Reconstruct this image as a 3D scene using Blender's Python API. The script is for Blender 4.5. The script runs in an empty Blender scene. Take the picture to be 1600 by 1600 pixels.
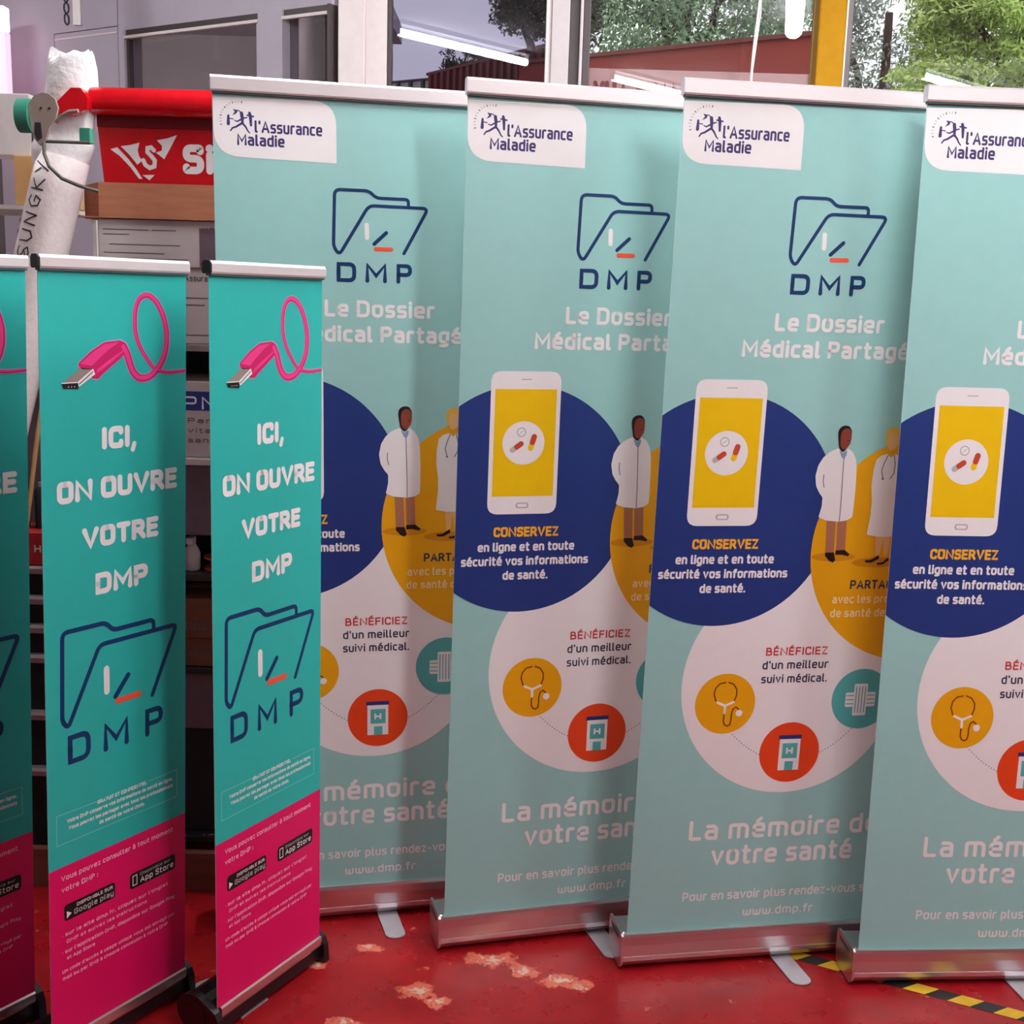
import bpy, bmesh, math, random
from mathutils import Vector, Matrix
from mathutils.geometry import tessellate_polygon

C = bpy.context.scene.collection
S = bpy.context.scene
PI = math.pi

# ------------------------------------------------------------------ camera, world, exposure
cd = bpy.data.cameras.new('camera')
cam = bpy.data.objects.new('camera', cd)
C.objects.link(cam)
cd.sensor_width = 36.0
cd.lens = 36.0 * 1861.455 / 1600.0
cd.clip_start = 0.05
cam.matrix_world = (Matrix.Translation((0, 0, 1.6466)) @ Matrix.Rotation(PI / 2 - 0.1803, 4, 'X')
                    @ Matrix.Rotation(0.0293, 4, 'Z'))
S.camera = cam

w = bpy.data.worlds.new('overcast_sky')
S.world = w
w.use_nodes = True
nt = w.node_tree
bg = nt.nodes['Background']
sky_tc = nt.nodes.new('ShaderNodeTexCoord')
sky_n = nt.nodes.new('ShaderNodeTexNoise')
sky_n.inputs['Scale'].default_value = 2.5
sky_r = nt.nodes.new('ShaderNodeValToRGB')
sky_r.color_ramp.elements[0].color = (0.86, 0.88, 0.95, 1)
sky_r.color_ramp.elements[1].color = (1.0, 1.0, 1.0, 1)
nt.links.new(sky_tc.outputs['Generated'], sky_n.inputs['Vector'])
nt.links.new(sky_n.outputs['Fac'], sky_r.inputs['Fac'])
nt.links.new(sky_r.outputs['Color'], bg.inputs['Color'])
bg.inputs['Strength'].default_value = 1.5

S.view_settings.view_transform = 'Standard'
S.view_settings.look = 'None'
S.view_settings.gamma = 1
S.view_settings.use_curve_mapping = False
S.view_settings.exposure = 0.0
TUBE_POWER = 172.0          # radiance of the fluorescent tubes


# ------------------------------------------------------------------ materials
def lin(c):
    return tuple((x / 255 / 12.92) if x / 255 <= 0.04045 else ((x / 255 + 0.055) / 1.055) ** 2.4 for x in c)


MATS = {}


def mat(name, rgb, rough=0.6, metal=0.0, spec=0.5, var=0.04, scale=30.0, bump=0.0, emit=None, strength=0.0,
        stretch=None, alpha=1.0, trans=0.0):
    if name in MATS:
        return MATS[name]
    m = bpy.data.materials.new(name)
    m.use_nodes = True
    n = m.node_tree.nodes
    l = m.node_tree.links
    b = n['Principled BSDF']
    col = lin(rgb)
    b.inputs['Roughness'].default_value = rough
    b.inputs['Metallic'].default_value = metal
    b.inputs['Specular IOR Level'].default_value = spec
    b.inputs['Alpha'].default_value = alpha
    b.inputs['Transmission Weight'].default_value = trans
    tc = n.new('ShaderNodeTexCoord')
    mp = n.new('ShaderNodeMapping')
    if stretch:
        mp.inputs['Scale'].default_value = stretch
    no = n.new('ShaderNodeTexNoise')
    no.inputs['Scale'].default_value = scale
    no.inputs['Detail'].default_value = 4
    l.new(tc.outputs['Object'], mp.inputs['Vector'])
    l.new(mp.outputs['Vector'], no.inputs['Vector'])
    rp = n.new('ShaderNodeValToRGB')
    rp.color_ramp.elements[0].position = 0.3
    rp.color_ramp.elements[1].position = 0.7
    rp.color_ramp.elements[0].color = tuple(max(0, c * (1 - var)) for c in col) + (1,)
    rp.color_ramp.elements[1].color = tuple(min(1, c * (1 + var)) for c in col) + (1,)
    l.new(no.outputs['Fac'], rp.inputs['Fac'])
    l.new(rp.outputs['Color'], b.inputs['Base Color'])
    if bump:
        bp = n.new('ShaderNodeBump')
        bp.inputs['Strength'].default_value = bump
        bp.inputs['Distance'].default_value = 0.01
        l.new(no.outputs['Fac'], bp.inputs['Height'])
        l.new(bp.outputs['Normal'], b.inputs['Normal'])
    if emit:
        b.inputs['Emission Color'].default_value = lin(emit) + (1,)
        b.inputs['Emission Strength'].default_value = strength
    MATS[name] = m
    return m


def glass_mat(name, tint):
    m = bpy.data.materials.new(name)
    m.use_nodes = True
    n = m.node_tree.nodes
    l = m.node_tree.links
    for x in list(n):
        if x.type == 'BSDF_PRINCIPLED':
            n.remove(x)
    out = [x for x in n if x.type == 'OUTPUT_MATERIAL'][0]
    tr = n.new('ShaderNodeBsdfTransparent')
    no = n.new('ShaderNodeTexNoise')
    no.inputs['Scale'].default_value = 3
    rp = n.new('ShaderNodeValToRGB')
    rp.color_ramp.elements[0].color = tuple(t * .97 for t in tint) + (1,)
    rp.color_ramp.elements[1].color = tuple(tint) + (1,)
    l.new(no.outputs['Fac'], rp.inputs['Fac'])
    l.new(rp.outputs['Color'], tr.inputs['Color'])
    gl = n.new('ShaderNodeBsdfGlossy')
    gl.inputs['Roughness'].default_value = 0.0
    lw = n.new('ShaderNodeLayerWeight')          # Schlick reflectance from the facing angle
    lw.inputs['Blend'].default_value = 0.5
    pw = n.new('ShaderNodeMath')
    pw.operation = 'POWER'
    pw.inputs[1].default_value = 5.0
    l.new(lw.outputs['Facing'], pw.inputs[0])
    fr = n.new('ShaderNodeMath')
    fr.operation = 'MULTIPLY_ADD'
    fr.inputs[1].default_value = 0.95
    fr.inputs[2].default_value = 0.05
    l.new(pw.outputs[0], fr.inputs[0])
    mx = n.new('ShaderNodeMixShader')
    l.new(fr.outputs[0], mx.inputs[0])
    l.new(tr.outputs[0], mx.inputs[1])
    l.new(gl.outputs[0], mx.inputs[2])
    l.new(mx.outputs[0], out.inputs['Surface'])
    MATS[name] = m
    return m


# large banner inks
mat('mint_fabric', (158, 208, 204), 0.5, spec=0.3, var=0.015)
mat('white_ink', (246, 240, 241), 0.5, spec=0.3, var=0.01)
mat('navy_ink', (32, 54, 120), 0.45, spec=0.3, var=0.03)
mat('dark_navy_ink', (18, 52, 100), 0.45, spec=0.3, var=0.02)
mat('violet_ink', (66, 52, 104), 0.5, spec=0.3, var=0.02)
mat('amber_ink', (238, 170, 14), 0.45, spec=0.3, var=0.02)
mat('amber_shade_ink', (214, 140, 14), 0.45, spec=0.3, var=0.02)
mat('yellow_ink', (245, 198, 6), 0.45, spec=0.3, var=0.02)
mat('orange_ink', (236, 92, 62), 0.5, spec=0.3, var=0.02)
mat('red_disc_ink', (232, 70, 26), 0.5, spec=0.3, var=0.02)
mat('red_text_ink', (206, 62, 62), 0.5, spec=0.3, var=0.02)
mat('golden_text_ink', (248, 178, 30), 0.5, spec=0.3, var=0.02)
mat('cream_text_ink', (252, 222, 170), 0.5, spec=0.3, var=0.02)
mat('slate_text_ink', (52, 58, 84), 0.5, spec=0.3, var=0.02)
mat('grey_ink', (190, 186, 184), 0.5, spec=0.3, var=0.02)
mat('dark_skin_ink', (140, 66, 52), 0.5, spec=0.3, var=0.02)
mat('light_skin_ink', (240, 190, 130), 0.5, spec=0.3, var=0.02)
mat('blond_ink', (240, 186, 80), 0.5, spec=0.3, var=0.02)
mat('black_ink', (34, 18, 22), 0.5, spec=0.3, var=0.02)
mat('trouser_ink', (172, 112, 84), 0.5, spec=0.3, var=0.02)
mat('shirt_ink', (140, 160, 196), 0.5, spec=0.3, var=0.02)
mat('coat_line_ink', (120, 118, 140), 0.5, spec=0.3, var=0.02)
mat('brown_line_ink', (126, 54, 16), 0.5, spec=0.3, var=0.02)
mat('disc_teal_ink', (88, 178, 176), 0.5, spec=0.3, var=0.02)
mat('pill_red_ink', (200, 70, 48), 0.5, spec=0.3, var=0.02)
# small banner inks
mat('teal_fabric', (42, 182, 174), 0.42, spec=0.4, var=0.02)
mat('magenta_ink', (226, 12, 96), 0.42, spec=0.4, var=0.02)
mat('pink_ink', (240, 60, 140), 0.42, spec=0.4, var=0.02)
mat('deep_pink_ink', (206, 22, 100), 0.42, spec=0.4, var=0.02)
mat('halo_ink', (190, 160, 200), 0.42, spec=0.4, var=0.02)
mat('pale_pink_ink', (255, 190, 214), 0.5, spec=0.3, var=0.02)
mat('badge_black', (20, 18, 20), 0.4, spec=0.4, var=0.02)
mat('plug_grey_ink', (150, 138, 130), 0.45, spec=0.3, var=0.05)
mat('outline_teal_ink', (150, 214, 210), 0.5, spec=0.3, var=0.02)
# hardware
mat('brushed_aluminium', (222, 214, 216), 0.32, metal=1.0, var=0.05, scale=60, stretch=(1, 30, 30))
mat('rail_silver', (226, 214, 216), 0.38, metal=0.35, spec=0.5, var=0.03, scale=60, stretch=(1, 20, 20))
mat('slot_and_shadow', (60, 74, 76), 0.6, var=0.02)  # cap slots, and the shadow painted under the top rails
mat('foot_steel', (214, 208, 214), 0.35, metal=0.5, var=0.04)
mat('black_plastic', (26, 20, 24), 0.32, spec=0.5, var=0.1)
mat('chrome_strip', (232, 205, 205), 0.25, metal=0.9, var=0.03)
mat('fabric_back', (225, 225, 225), 0.7)


# ------------------------------------------------------------------ mesh collector
class MB:
    def __init__(self):
        self.v = []
        self.f = []
        self.mi = []
        self.ms = []

    def m(self, name):
        if name not in self.ms:
            self.ms.append(name)
        return self.ms.index(name)

    def face(self, pts, mname):
        b = len(self.v)
        self.v += [tuple(p) for p in pts]
        self.f.append(tuple(range(b, b + len(pts))))
        self.mi.append(self.m(mname))

    def mesh(self, verts, faces, mname):
        b = len(self.v)
        self.v += [tuple(p) for p in verts]
        k = self.m(mname)
        for f in faces:
            self.f.append(tuple(b + i for i in f))
            self.mi.append(k)

    def box(self, x0, x1, y0, y1, z0, z1, mname, bev=0.0):
        if bev:
            bm = bmesh.new()
            bmesh.ops.create_cube(bm, size=1)
            for v in bm.verts:
                v.co = Vector(((x0 + x1) / 2 + v.co.x * (x1 - x0), (y0 + y1) / 2 + v.co.y * (y1 - y0),
                               (z0 + z1) / 2 + v.co.z * (z1 - z0)))
            bmesh.ops.bevel(bm, geom=list(bm.edges), offset=bev, segments=2, affect='EDGES', profile=0.5)
            bm.verts.index_update()
            self.mesh([v.co[:] for v in bm.verts], [[v.index for v in f.verts] for f in bm.faces], mname)
            bm.free()
            return
        vs = [(x, y, z) for x in (x0, x1) for y in (y0, y1) for z in (z0, z1)]
        self.mesh(vs, [(0, 1, 3, 2), (4, 6, 7, 5), (0, 4, 5, 1), (2, 3, 7, 6), (0, 2, 6, 4), (1, 5, 7, 3)], mname)

    def prism(self, prof, x0, x1, mname, axis='x', caps=True):
        """profile of (a, b) points extruded along an axis"""
        def P(t, a, b):
            return (t, a, b) if axis == 'x' else ((a, t, b) if axis == 'y' else (a, b, t))
        n = len(prof)
        vs = [P(x0, a, b) for a, b in prof] + [P(x1, a, b) for a, b in prof]
        fs = [(i, (i + 1) % n, n + (i + 1) % n, n + i) for i in range(n)]
        if caps:
            tr = tessellate_polygon([[Vector((a, b, 0)) for a, b in prof]])
            fs += [tuple(t) for t in tr] + [tuple(n + i for i in reversed(t)) for t in tr]
        self.mesh(vs, fs, mname)

    def tube(self, pts, r, mname, seg=10, caps=True):
        pts = [Vector(p) for p in pts]
        rings = []
        up = Vector((0, 0, 1))
        for i, p in enumerate(pts):
            d = (pts[min(i + 1, len(pts) - 1)] - pts[max(i - 1, 0)]).normalized()
            a = d.cross(up)
            if a.length < 1e-3:
                a = d.cross(Vector((1, 0, 0)))
            a.normalize()
            b = d.cross(a).normalized()
            rr = r[i] if isinstance(r, (list, tuple)) else r
            rings.append([p + a * rr * math.cos(2 * PI * k / seg) + b * rr * math.sin(2 * PI * k / seg)
                          for k in range(seg)])
        vs = [q[:] for rg in rings for q in rg]
        fs = []
        for i in range(len(rings) - 1):
            for k in range(seg):
                k2 = (k + 1) % seg
                fs.append((i * seg + k, i * seg + k2, (i + 1) * seg + k2, (i + 1) * seg + k))
        if caps:
            fs.append(tuple(reversed(range(seg))))
            fs.append(tuple(range((len(rings) - 1) * seg, len(rings) * seg)))
        self.mesh(vs, fs, mname)

    def build(self, name, parent=None, smooth=False, mx=None):
        me = bpy.data.meshes.new(name)
        vs = self.v if mx is None else [tuple(mx @ Vector(p)) for p in self.v]
        me.from_pydata(vs, [], self.f)
        for k in self.ms:
            me.materials.append(MATS[k])
        me.polygons.foreach_set('material_index', self.mi)
        if smooth:
            me.polygons.foreach_set('use_smooth', [True] * len(self.f))
        me.update()
        if smooth:
            try:
                me.set_sharp_from_angle(angle=math.radians(35))
            except Exception:
                pass
        o = bpy.data.objects.new(name, me)
        C.objects.link(o)
        if parent:
            o.parent = parent
        return o


def recalc(o):
    bm = bmesh.new()
    bm.from_mesh(o.data)
    bmesh.ops.remove_doubles(bm, verts=bm.verts, dist=1e-6)
    bmesh.ops.recalc_face_normals(bm, faces=bm.faces)
    bm.to_mesh(o.data)
    bm.free()
    return o


def thing(name, label, cat, loc=(0, 0, 0), rz=0.0, group=None):
    o = bpy.data.objects.new(name, None)
    C.objects.link(o)
    o.location = loc
    o.rotation_euler = (0, 0, rz)
    o['label'] = label
    o['category'] = cat
    if group:
        o['group'] = group
    return o


def tag(o, label, cat, group=None):
    o['label'] = label
    o['category'] = cat
    if group:
        o['group'] = group
    return o


def struct(o):
    o['kind'] = 'structure'
    return o


# ------------------------------------------------------------------ flat print drawing
def fillet(pts, r, closed=False, n=5):
    """round the corners of a polyline; a third value on a point overrides the radius"""
    out = []
    L = len(pts)
    for i, p in enumerate(pts):
        rr = p[2] if len(p) > 2 else r
        q = Vector((p[0], p[1]))
        if (not closed and i in (0, L - 1)) or rr <= 0:
            out.append((q.x, q.y))
            continue
        a = Vector(pts[(i - 1) % L][:2])
        b = Vector(pts[(i + 1) % L][:2])
        da, db = a - q, b - q
        la, lb = da.length, db.length
        if la < 1e-9 or lb < 1e-9:
            out.append((q.x, q.y))
            continue
        da /= la
        db /= lb
        t = min(rr, la * 0.5, lb * 0.5)
        s, e = q + da * t, q + db * t
        for k in range(n + 1):
            u = k / n
            w_ = s * (1 - u) ** 2 + q * (2 * u * (1 - u)) + e * u * u
            out.append((w_.x, w_.y))
    return out


class Ink:
    """flat artwork in banner coordinates (metres), laid on a fabric through a warp function"""
    def __init__(self, warp):
        self.mb = MB()
        self.warp = warp
        self.base = 0.0
        self.k = 0
        self.done_mbs = []

    def finish(self, name, parent, split=False):
        """build the artwork, each line of lettering as a piece of its own when split"""
        mbs = self.done_mbs + ([self.mb] if self.mb.f else [])
        if split:
            for q in mbs:
                q.build(name, parent)
            return
        al = MB()
        for q in mbs:
            for f, k_ in zip(q.f, q.mi):
                al.face([q.v[i] for i in f], q.ms[k_])
        al.build(name, parent)

    def off(self):
        self.k += 1
        return self.base + (self.k % 12) * 1.2e-5

    def put(self, verts, faces, mname):
        z = self.off()
        self.mb.mesh([self.warp(x, y, z) for x, y in verts], faces, mname)

    def poly(self, pts, mname, r=0.0):
        if r:
            pts = fillet(pts, r, True)
        tr = tessellate_polygon([[Vector((p[0], p[1], 0)) for p in pts]])
        self.put([p[:2] for p in pts], [tuple(t) for t in tr], mname)

    def disc(self, cx, cy, r, mname, clip=None, n=96):
        pts = [(cx + r * math.cos(2 * PI * i / n), cy + r * math.sin(2 * PI * i / n)) for i in range(n)]
        if clip:
            lo, hi = clip
            for side, val in ((0, lo), (1, hi)):
                res = []
                for i in range(len(pts)):
                    a, b = pts[i], pts[(i + 1) % len(pts)]
                    ia = a[0] >= val if side == 0 else a[0] <= val
                    ib = b[0] >= val if side == 0 else b[0] <= val
                    if ia:
                        res.append(a)
                    if ia != ib:
                        t = (val - a[0]) / (b[0] - a[0])
                        res.append((val, a[1] + t * (b[1] - a[1])))
                pts = res
        self.put(pts, [tuple(range(len(pts)))], mname)

    def rect(self, x0, x1, y0, y1, mname, r=0.0):
        self.poly([(x0, y0), (x1, y0), (x1, y1), (x0, y1)], mname, r)

    def stroke(self, pts, t, mname, closed=False, r=0.0, cap=True):
        """ribbon of width t along a polyline (t may be one value or (start, end))"""
        if r or any(len(p) > 2 for p in pts):
            pts = fillet(pts, r, closed)
        P = [Vector(p[:2]) for p in pts]
        Q = [P[0]]
        for p in P[1:]:
            if (p - Q[-1]).length > 1e-7:
                Q.append(p)
        if closed and (Q[0] - Q[-1]).length < 1e-7:
            Q.pop()
        P = Q
        n = len(P)
        t0, t1 = t if isinstance(t, tuple) else (t, t)
        if n == 1:
            self.disc(P[0].x, P[0].y, t0 / 2, mname, n=14)
            return
        vs = []
        for i in range(n):
            h = (t0 + (t1 - t0) * i / max(1, n - 1)) / 2
            if closed or 0 < i < n - 1:
                a = (P[i] - P[i - 1]).normalized()
                b = (P[(i + 1) % n] - P[i]).normalized()
            elif i == 0:
                a = b = (P[1] - P[0]).normalized()
            else:
                a = b = (P[-1] - P[-2]).normalized()
            na = Vector((-a.y, a.x))
            nb = Vector((-b.y, b.x))
            m_ = na + nb
            if m_.length < 1e-4:
                m_ = na
            m_.normalize()
            k = min(1.0 / max(0.25, m_.dot(na)), 1.3)
            vs.append((P[i] + m_ * h * k)[:])
            vs.append((P[i] - m_ * h * k)[:])
        fs = [(2 * i, 2 * i + 1, 2 * i + 3, 2 * i + 2) for i in range(n - 1)]
        if closed:
            fs.append((2 * n - 2, 2 * n - 1, 1, 0))
        elif cap:
            for i, s, hh in ((0, -1, t0 / 2), (n - 1, 1, t1 / 2)):
                d = (P[1] - P[0]) if i == 0 else (P[-1] - P[-2])
                d = d.normalized() * s
                nn = Vector((-d.y, d.x))
                b = len(vs)
                arc = [(P[i] + nn * hh * math.cos(q * PI / 6) + d * hh * math.sin(q * PI / 6))[:] for q in range(7)]
                vs += arc
                fs.append(tuple(range(b, b + 7)))
        self.put(vs, fs, mname)


X = 0.72
G = {}


def g(ch, w_, *strokes):
    G[ch] = (w_, strokes)


g('A', .62, [(0, 0), (.31, 1, 0), (.62, 0)], [(.1, .3), (.52, .3)])
g('B', .5, [(.25, .53), (.42, .53), (.42, 1), (0, 1, 0), (0, 0, 0), (.5, 0), (.5, .53), (0, .53)])
g('C', .48, [(.48, .8), (.48, 1), (0, 1), (0, 0), (.48, 0), (.48, .2)])
g('D', .54, [(0, .5), (0, 1, 0), (.54, 1, .34), (.54, 0, .34), (0, 0, 0), (0, .5)])
g('E', .42, [(.42, 1), (0, 1, 0), (0, 0, 0), (.42, 0)], [(0, .52), (.38, .52)])
g('F', .42, [(.42, 1), (0, 1, 0), (0, 0)], [(0, .5), (.38, .5)])
g('G', .52, [(.5, .84), (.5, 1), (0, 1), (0, 0), (.52, 0), (.52, .48, 0), (.3, .48)])
g('H', .52, [(0, 0), (0, 1)], [(.52, 0), (.52, 1)], [(0, .5), (.52, .5)])
g('I', .0, [(0, 0), (0, 1)])
g('J', .36, [(.36, 1), (.36, 0), (0, 0), (0, .12)])
g('K', .5, [(0, 0), (0, 1)], [(.48, 1), (0, .45, 0), (.5, 0)])
g('L', .4, [(0, 1), (0, 0, .08), (.4, 0)])
g('M', .7, [(0, 0), (0, 1, 0), (.35, .32, 0), (.7, 1, 0), (.7, 0)])
g('N', .62, [(0, 0), (0, 1, 0), (.62, 0, 0), (.62, 1)])
g('O', .54, [(.27, 1), (0, 1), (0, 0), (.54, 0), (.54, 1), (.27, 1)])
g('P', .48, [(0, 0), (0, 1, 0), (.48, 1, .27), (.48, .44, .27), (0, .44)])
g('Q', .54, [(.27, 1), (0, 1), (0, 0), (.54, 0), (.54, 1), (.27, 1)], [(.35, .2), (.6, -.08)])
g('R', .5, [(0, 0), (0, 1, 0), (.46, 1, .27), (.46, .46, .27), (0, .46)], [(.26, .46), (.52, 0)])
g('S', .46, [(.45, .86), (.45, 1), (0, 1), (0, .53), (.46, .53), (.46, 0), (0, 0), (0, .14)])
g('T', .5, [(0, 1), (.5, 1)], [(.25, 1), (.25, 0)])
g('U', .52, [(0, 1), (0, 0), (.52, 0), (.52, 1)])
g('V', .6, [(0, 1), (.3, 0, 0), (.6, 1)])
g('W', .8, [(0, 1), (.2, 0, 0), (.4, .8, 0), (.6, 0, 0), (.8, 1)])
g('X', .52, [(0, 0), (.52, 1)], [(0, 1), (.52, 0)])
g('Y', .54, [(0, 1), (.27, .45, 0), (.54, 1)], [(.27, .45), (.27, 0)])
g('Z', .46, [(0, 1), (.46, 1, 0), (0, 0, 0), (.46, 0)])
g('a', .42, [(.04, X), (.42, X), (.42, 0)], [(.42, .42), (0, .42), (0, 0), (.42, 0)])
g('b', .43, [(0, 1), (0, 0, 0), (.43, 0), (.43, X), (0, X)])
g('c', .36, [(.36, X), (0, X), (0, 0), (.36, 0)])
g('d', .43, [(.43, 1), (.43, 0, 0), (0, 0), (0, X), (.43, X)])
g('e', .43, [(0, .36), (.43, .36, 0), (.43, X), (0, X), (0, 0), (.4, 0)])
g('f', .28, [(.3, 1), (.1, 1), (.1, 0)], [(0, X), (.27, X)])
g('g', .43, [(.43, 0), (0, 0), (0, X), (.43, X, 0), (.43, -.28), (.03, -.28)])
g('h', .43, [(0, 1), (0, 0)], [(0, X), (.43, X), (.43, 0)])
g('i', .0, [(0, X), (0, 0)], [(0, 1), (0, 1.001)])
g('j', .06, [(.06, X), (.06, -.28), (-.06, -.28)], [(.06, 1), (.06, 1.001)])
g('k', .38, [(0, 1), (0, 0)], [(.36, X), (0, .3, 0), (.38, 0)])
g('l', .1, [(0, 1), (0, 0), (.12, 0)])
g('m', .74, [(0, 0), (0, X, .1), (.74, X), (.74, 0)], [(.37, X), (.37, 0)])
g('n', .43, [(0, 0), (0, X, .1), (.43, X), (.43, 0)])
g('o', .45, [(.22, X), (0, X), (0, 0), (.45, 0), (.45, X), (.22, X)])
g('p', .43, [(0, -.28), (0, X, .1), (.43, X), (.43, 0), (0, 0)])
g('q', .43, [(.43, -.28), (.43, X, .1), (0, X), (0, 0), (.43, 0)])
g('r', .26, [(0, 0), (0, X), (.27, X)])
g('s', .36, [(.35, X), (0, X, .14), (0, .37, .14), (.37, .37, .14), (.37, 0, .14), (0, 0)])
g('t', .28, [(.09, .98), (.09, 0), (.28, 0)], [(0, X), (.27, X)])
g('u', .43, [(0, X), (0, 0), (.43, 0, .1), (.43, X)])
g('v', .44, [(0, X), (.22, 0, 0), (.44, X)])
g('w', .68, [(0, X), (0, 0), (.68, 0), (.68, X)], [(.34, 0), (.34, .6)])
g('x', .4, [(0, 0), (.4, X)], [(0, X), (.4, 0)])
g('y', .43, [(0, X), (0, 0), (.43, 0, .1)], [(.43, X), (.43, -.28), (.03, -.28)])
g('z', .38, [(0, X), (.38, X, 0), (0, 0, 0), (.38, 0)])
g('.', .0, [(0, 0), (0, .001)])
g(',', .05, [(.05, .02), (0, -.17)])
g(':', .0, [(0, .05), (0, .051)], [(0, .6), (0, .601)])
g("'", .0, [(0, 1), (0, .82)])
g('-', .28, [(0, .4), (.28, .4)])
g('*', .0, [(0, .36), (0, .361)])
g('0', .48, [(.24, 1), (0, 1), (0, 0), (.48, 0), (.48, 1), (.24, 1)])
g('1', .16, [(0, .8), (.16, 1, 0), (.16, 0)])
g('2', .44, [(0, .85), (0, 1), (.44, 1), (.44, .55), (0, 0, 0), (.46, 0)])
g('5', .44, [(.42, 1), (0, 1, 0), (0, .58, 0), (.44, .58), (.44, 0), (0, 0)])
g('/', .35, [(0, -.05), (.35, 1.05)])
ACC = {'é': ('e', 1), 'è': ('e', -1), 'à': ('a', -1), 'É': ('E', 1), 'ô': ('o', 0)}


def layout(s):
    x = 0.0
    out = []
    for ch in s:
        if ch == ' ':
            x += .34
            continue
        base, acc = ACC.get(ch, (ch, None))
        w_, st = G[base]
        for q in st:
            out.append([(p[0] + x,) + tuple(p[1:]) for p in q])
        if acc is not None:
            top = 1.16 if base.isupper() else .9
            cx = x + w_ / 2
            out.append([(cx - .07 * acc, top), (cx + .08 * acc, top + .17)])
        x += w_ + .30
    return out, x - .30


def text(ink, s, x0, x1, base, cap, t, mname, r=.29, mirror=False):
    """lettering between x0 and x1 (outer edges) on a baseline, cap height cap, stroke t"""
    if ink.mb.f:
        ink.done_mbs.append(ink.mb)
        ink.mb = MB()
    st, wid = layout(s)
    sy = cap - t
    sx = (x1 - x0 - t) / max(wid, 1e-6)
    for q in st:
        pts = []
        for p in q:
            px = x0 + t / 2 + p[0] * sx
            if mirror:
                px = x1 - t / 2 - p[0] * sx
            pt = (px, base + t / 2 + p[1] * sy)
            rr = (p[2] if len(p) > 2 else r) * min(sx, sy)
            pts.append(pt + (rr,))
        if len(pts) == 2 and abs(pts[0][1] - pts[1][1]) < .01 * sy and abs(pts[0][0] - pts[1][0]) < 1e-6:
            ink.disc(pts[0][0], pts[0][1], t * .56, mname, n=12)
            continue
        ink.stroke(pts, t, mname)


# ------------------------------------------------------------------ large banner
WB, HB, ZB = 0.80, 1.99, 0.095


def make_warp(z0, lean, sh):
    sl, cl = math.sin(lean), math.cos(lean)

    def f(u, v, off):
        return (u + sh * v, sl * v - off, z0 + cl * v)
    return f


def layer(warp, level):
    k = Ink(warp)
    k.base = 0.0008 + level * 0.00016
    return k


def folder_emblem(ink, pts, t, ticks, tt, mname='dark_navy_ink'):
    ink.stroke(pts, t, mname, r=.014)
    (a, b), (c, d), (e, f) = ticks
    ink.stroke([a, b], tt * 1.15, 'white_ink')
    ink.stroke([c, d], tt * .95, mname)
    ink.stroke([e, f], tt * 1.1, 'orange_ink')


def capsule(ink, a, b, t, c1, c2):
    m_ = ((a[0] + b[0]) / 2, (a[1] + b[1]) / 2)
    ink.stroke([a, m_], t, c1)
    ink.stroke([m_, b], t, c2)


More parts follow.
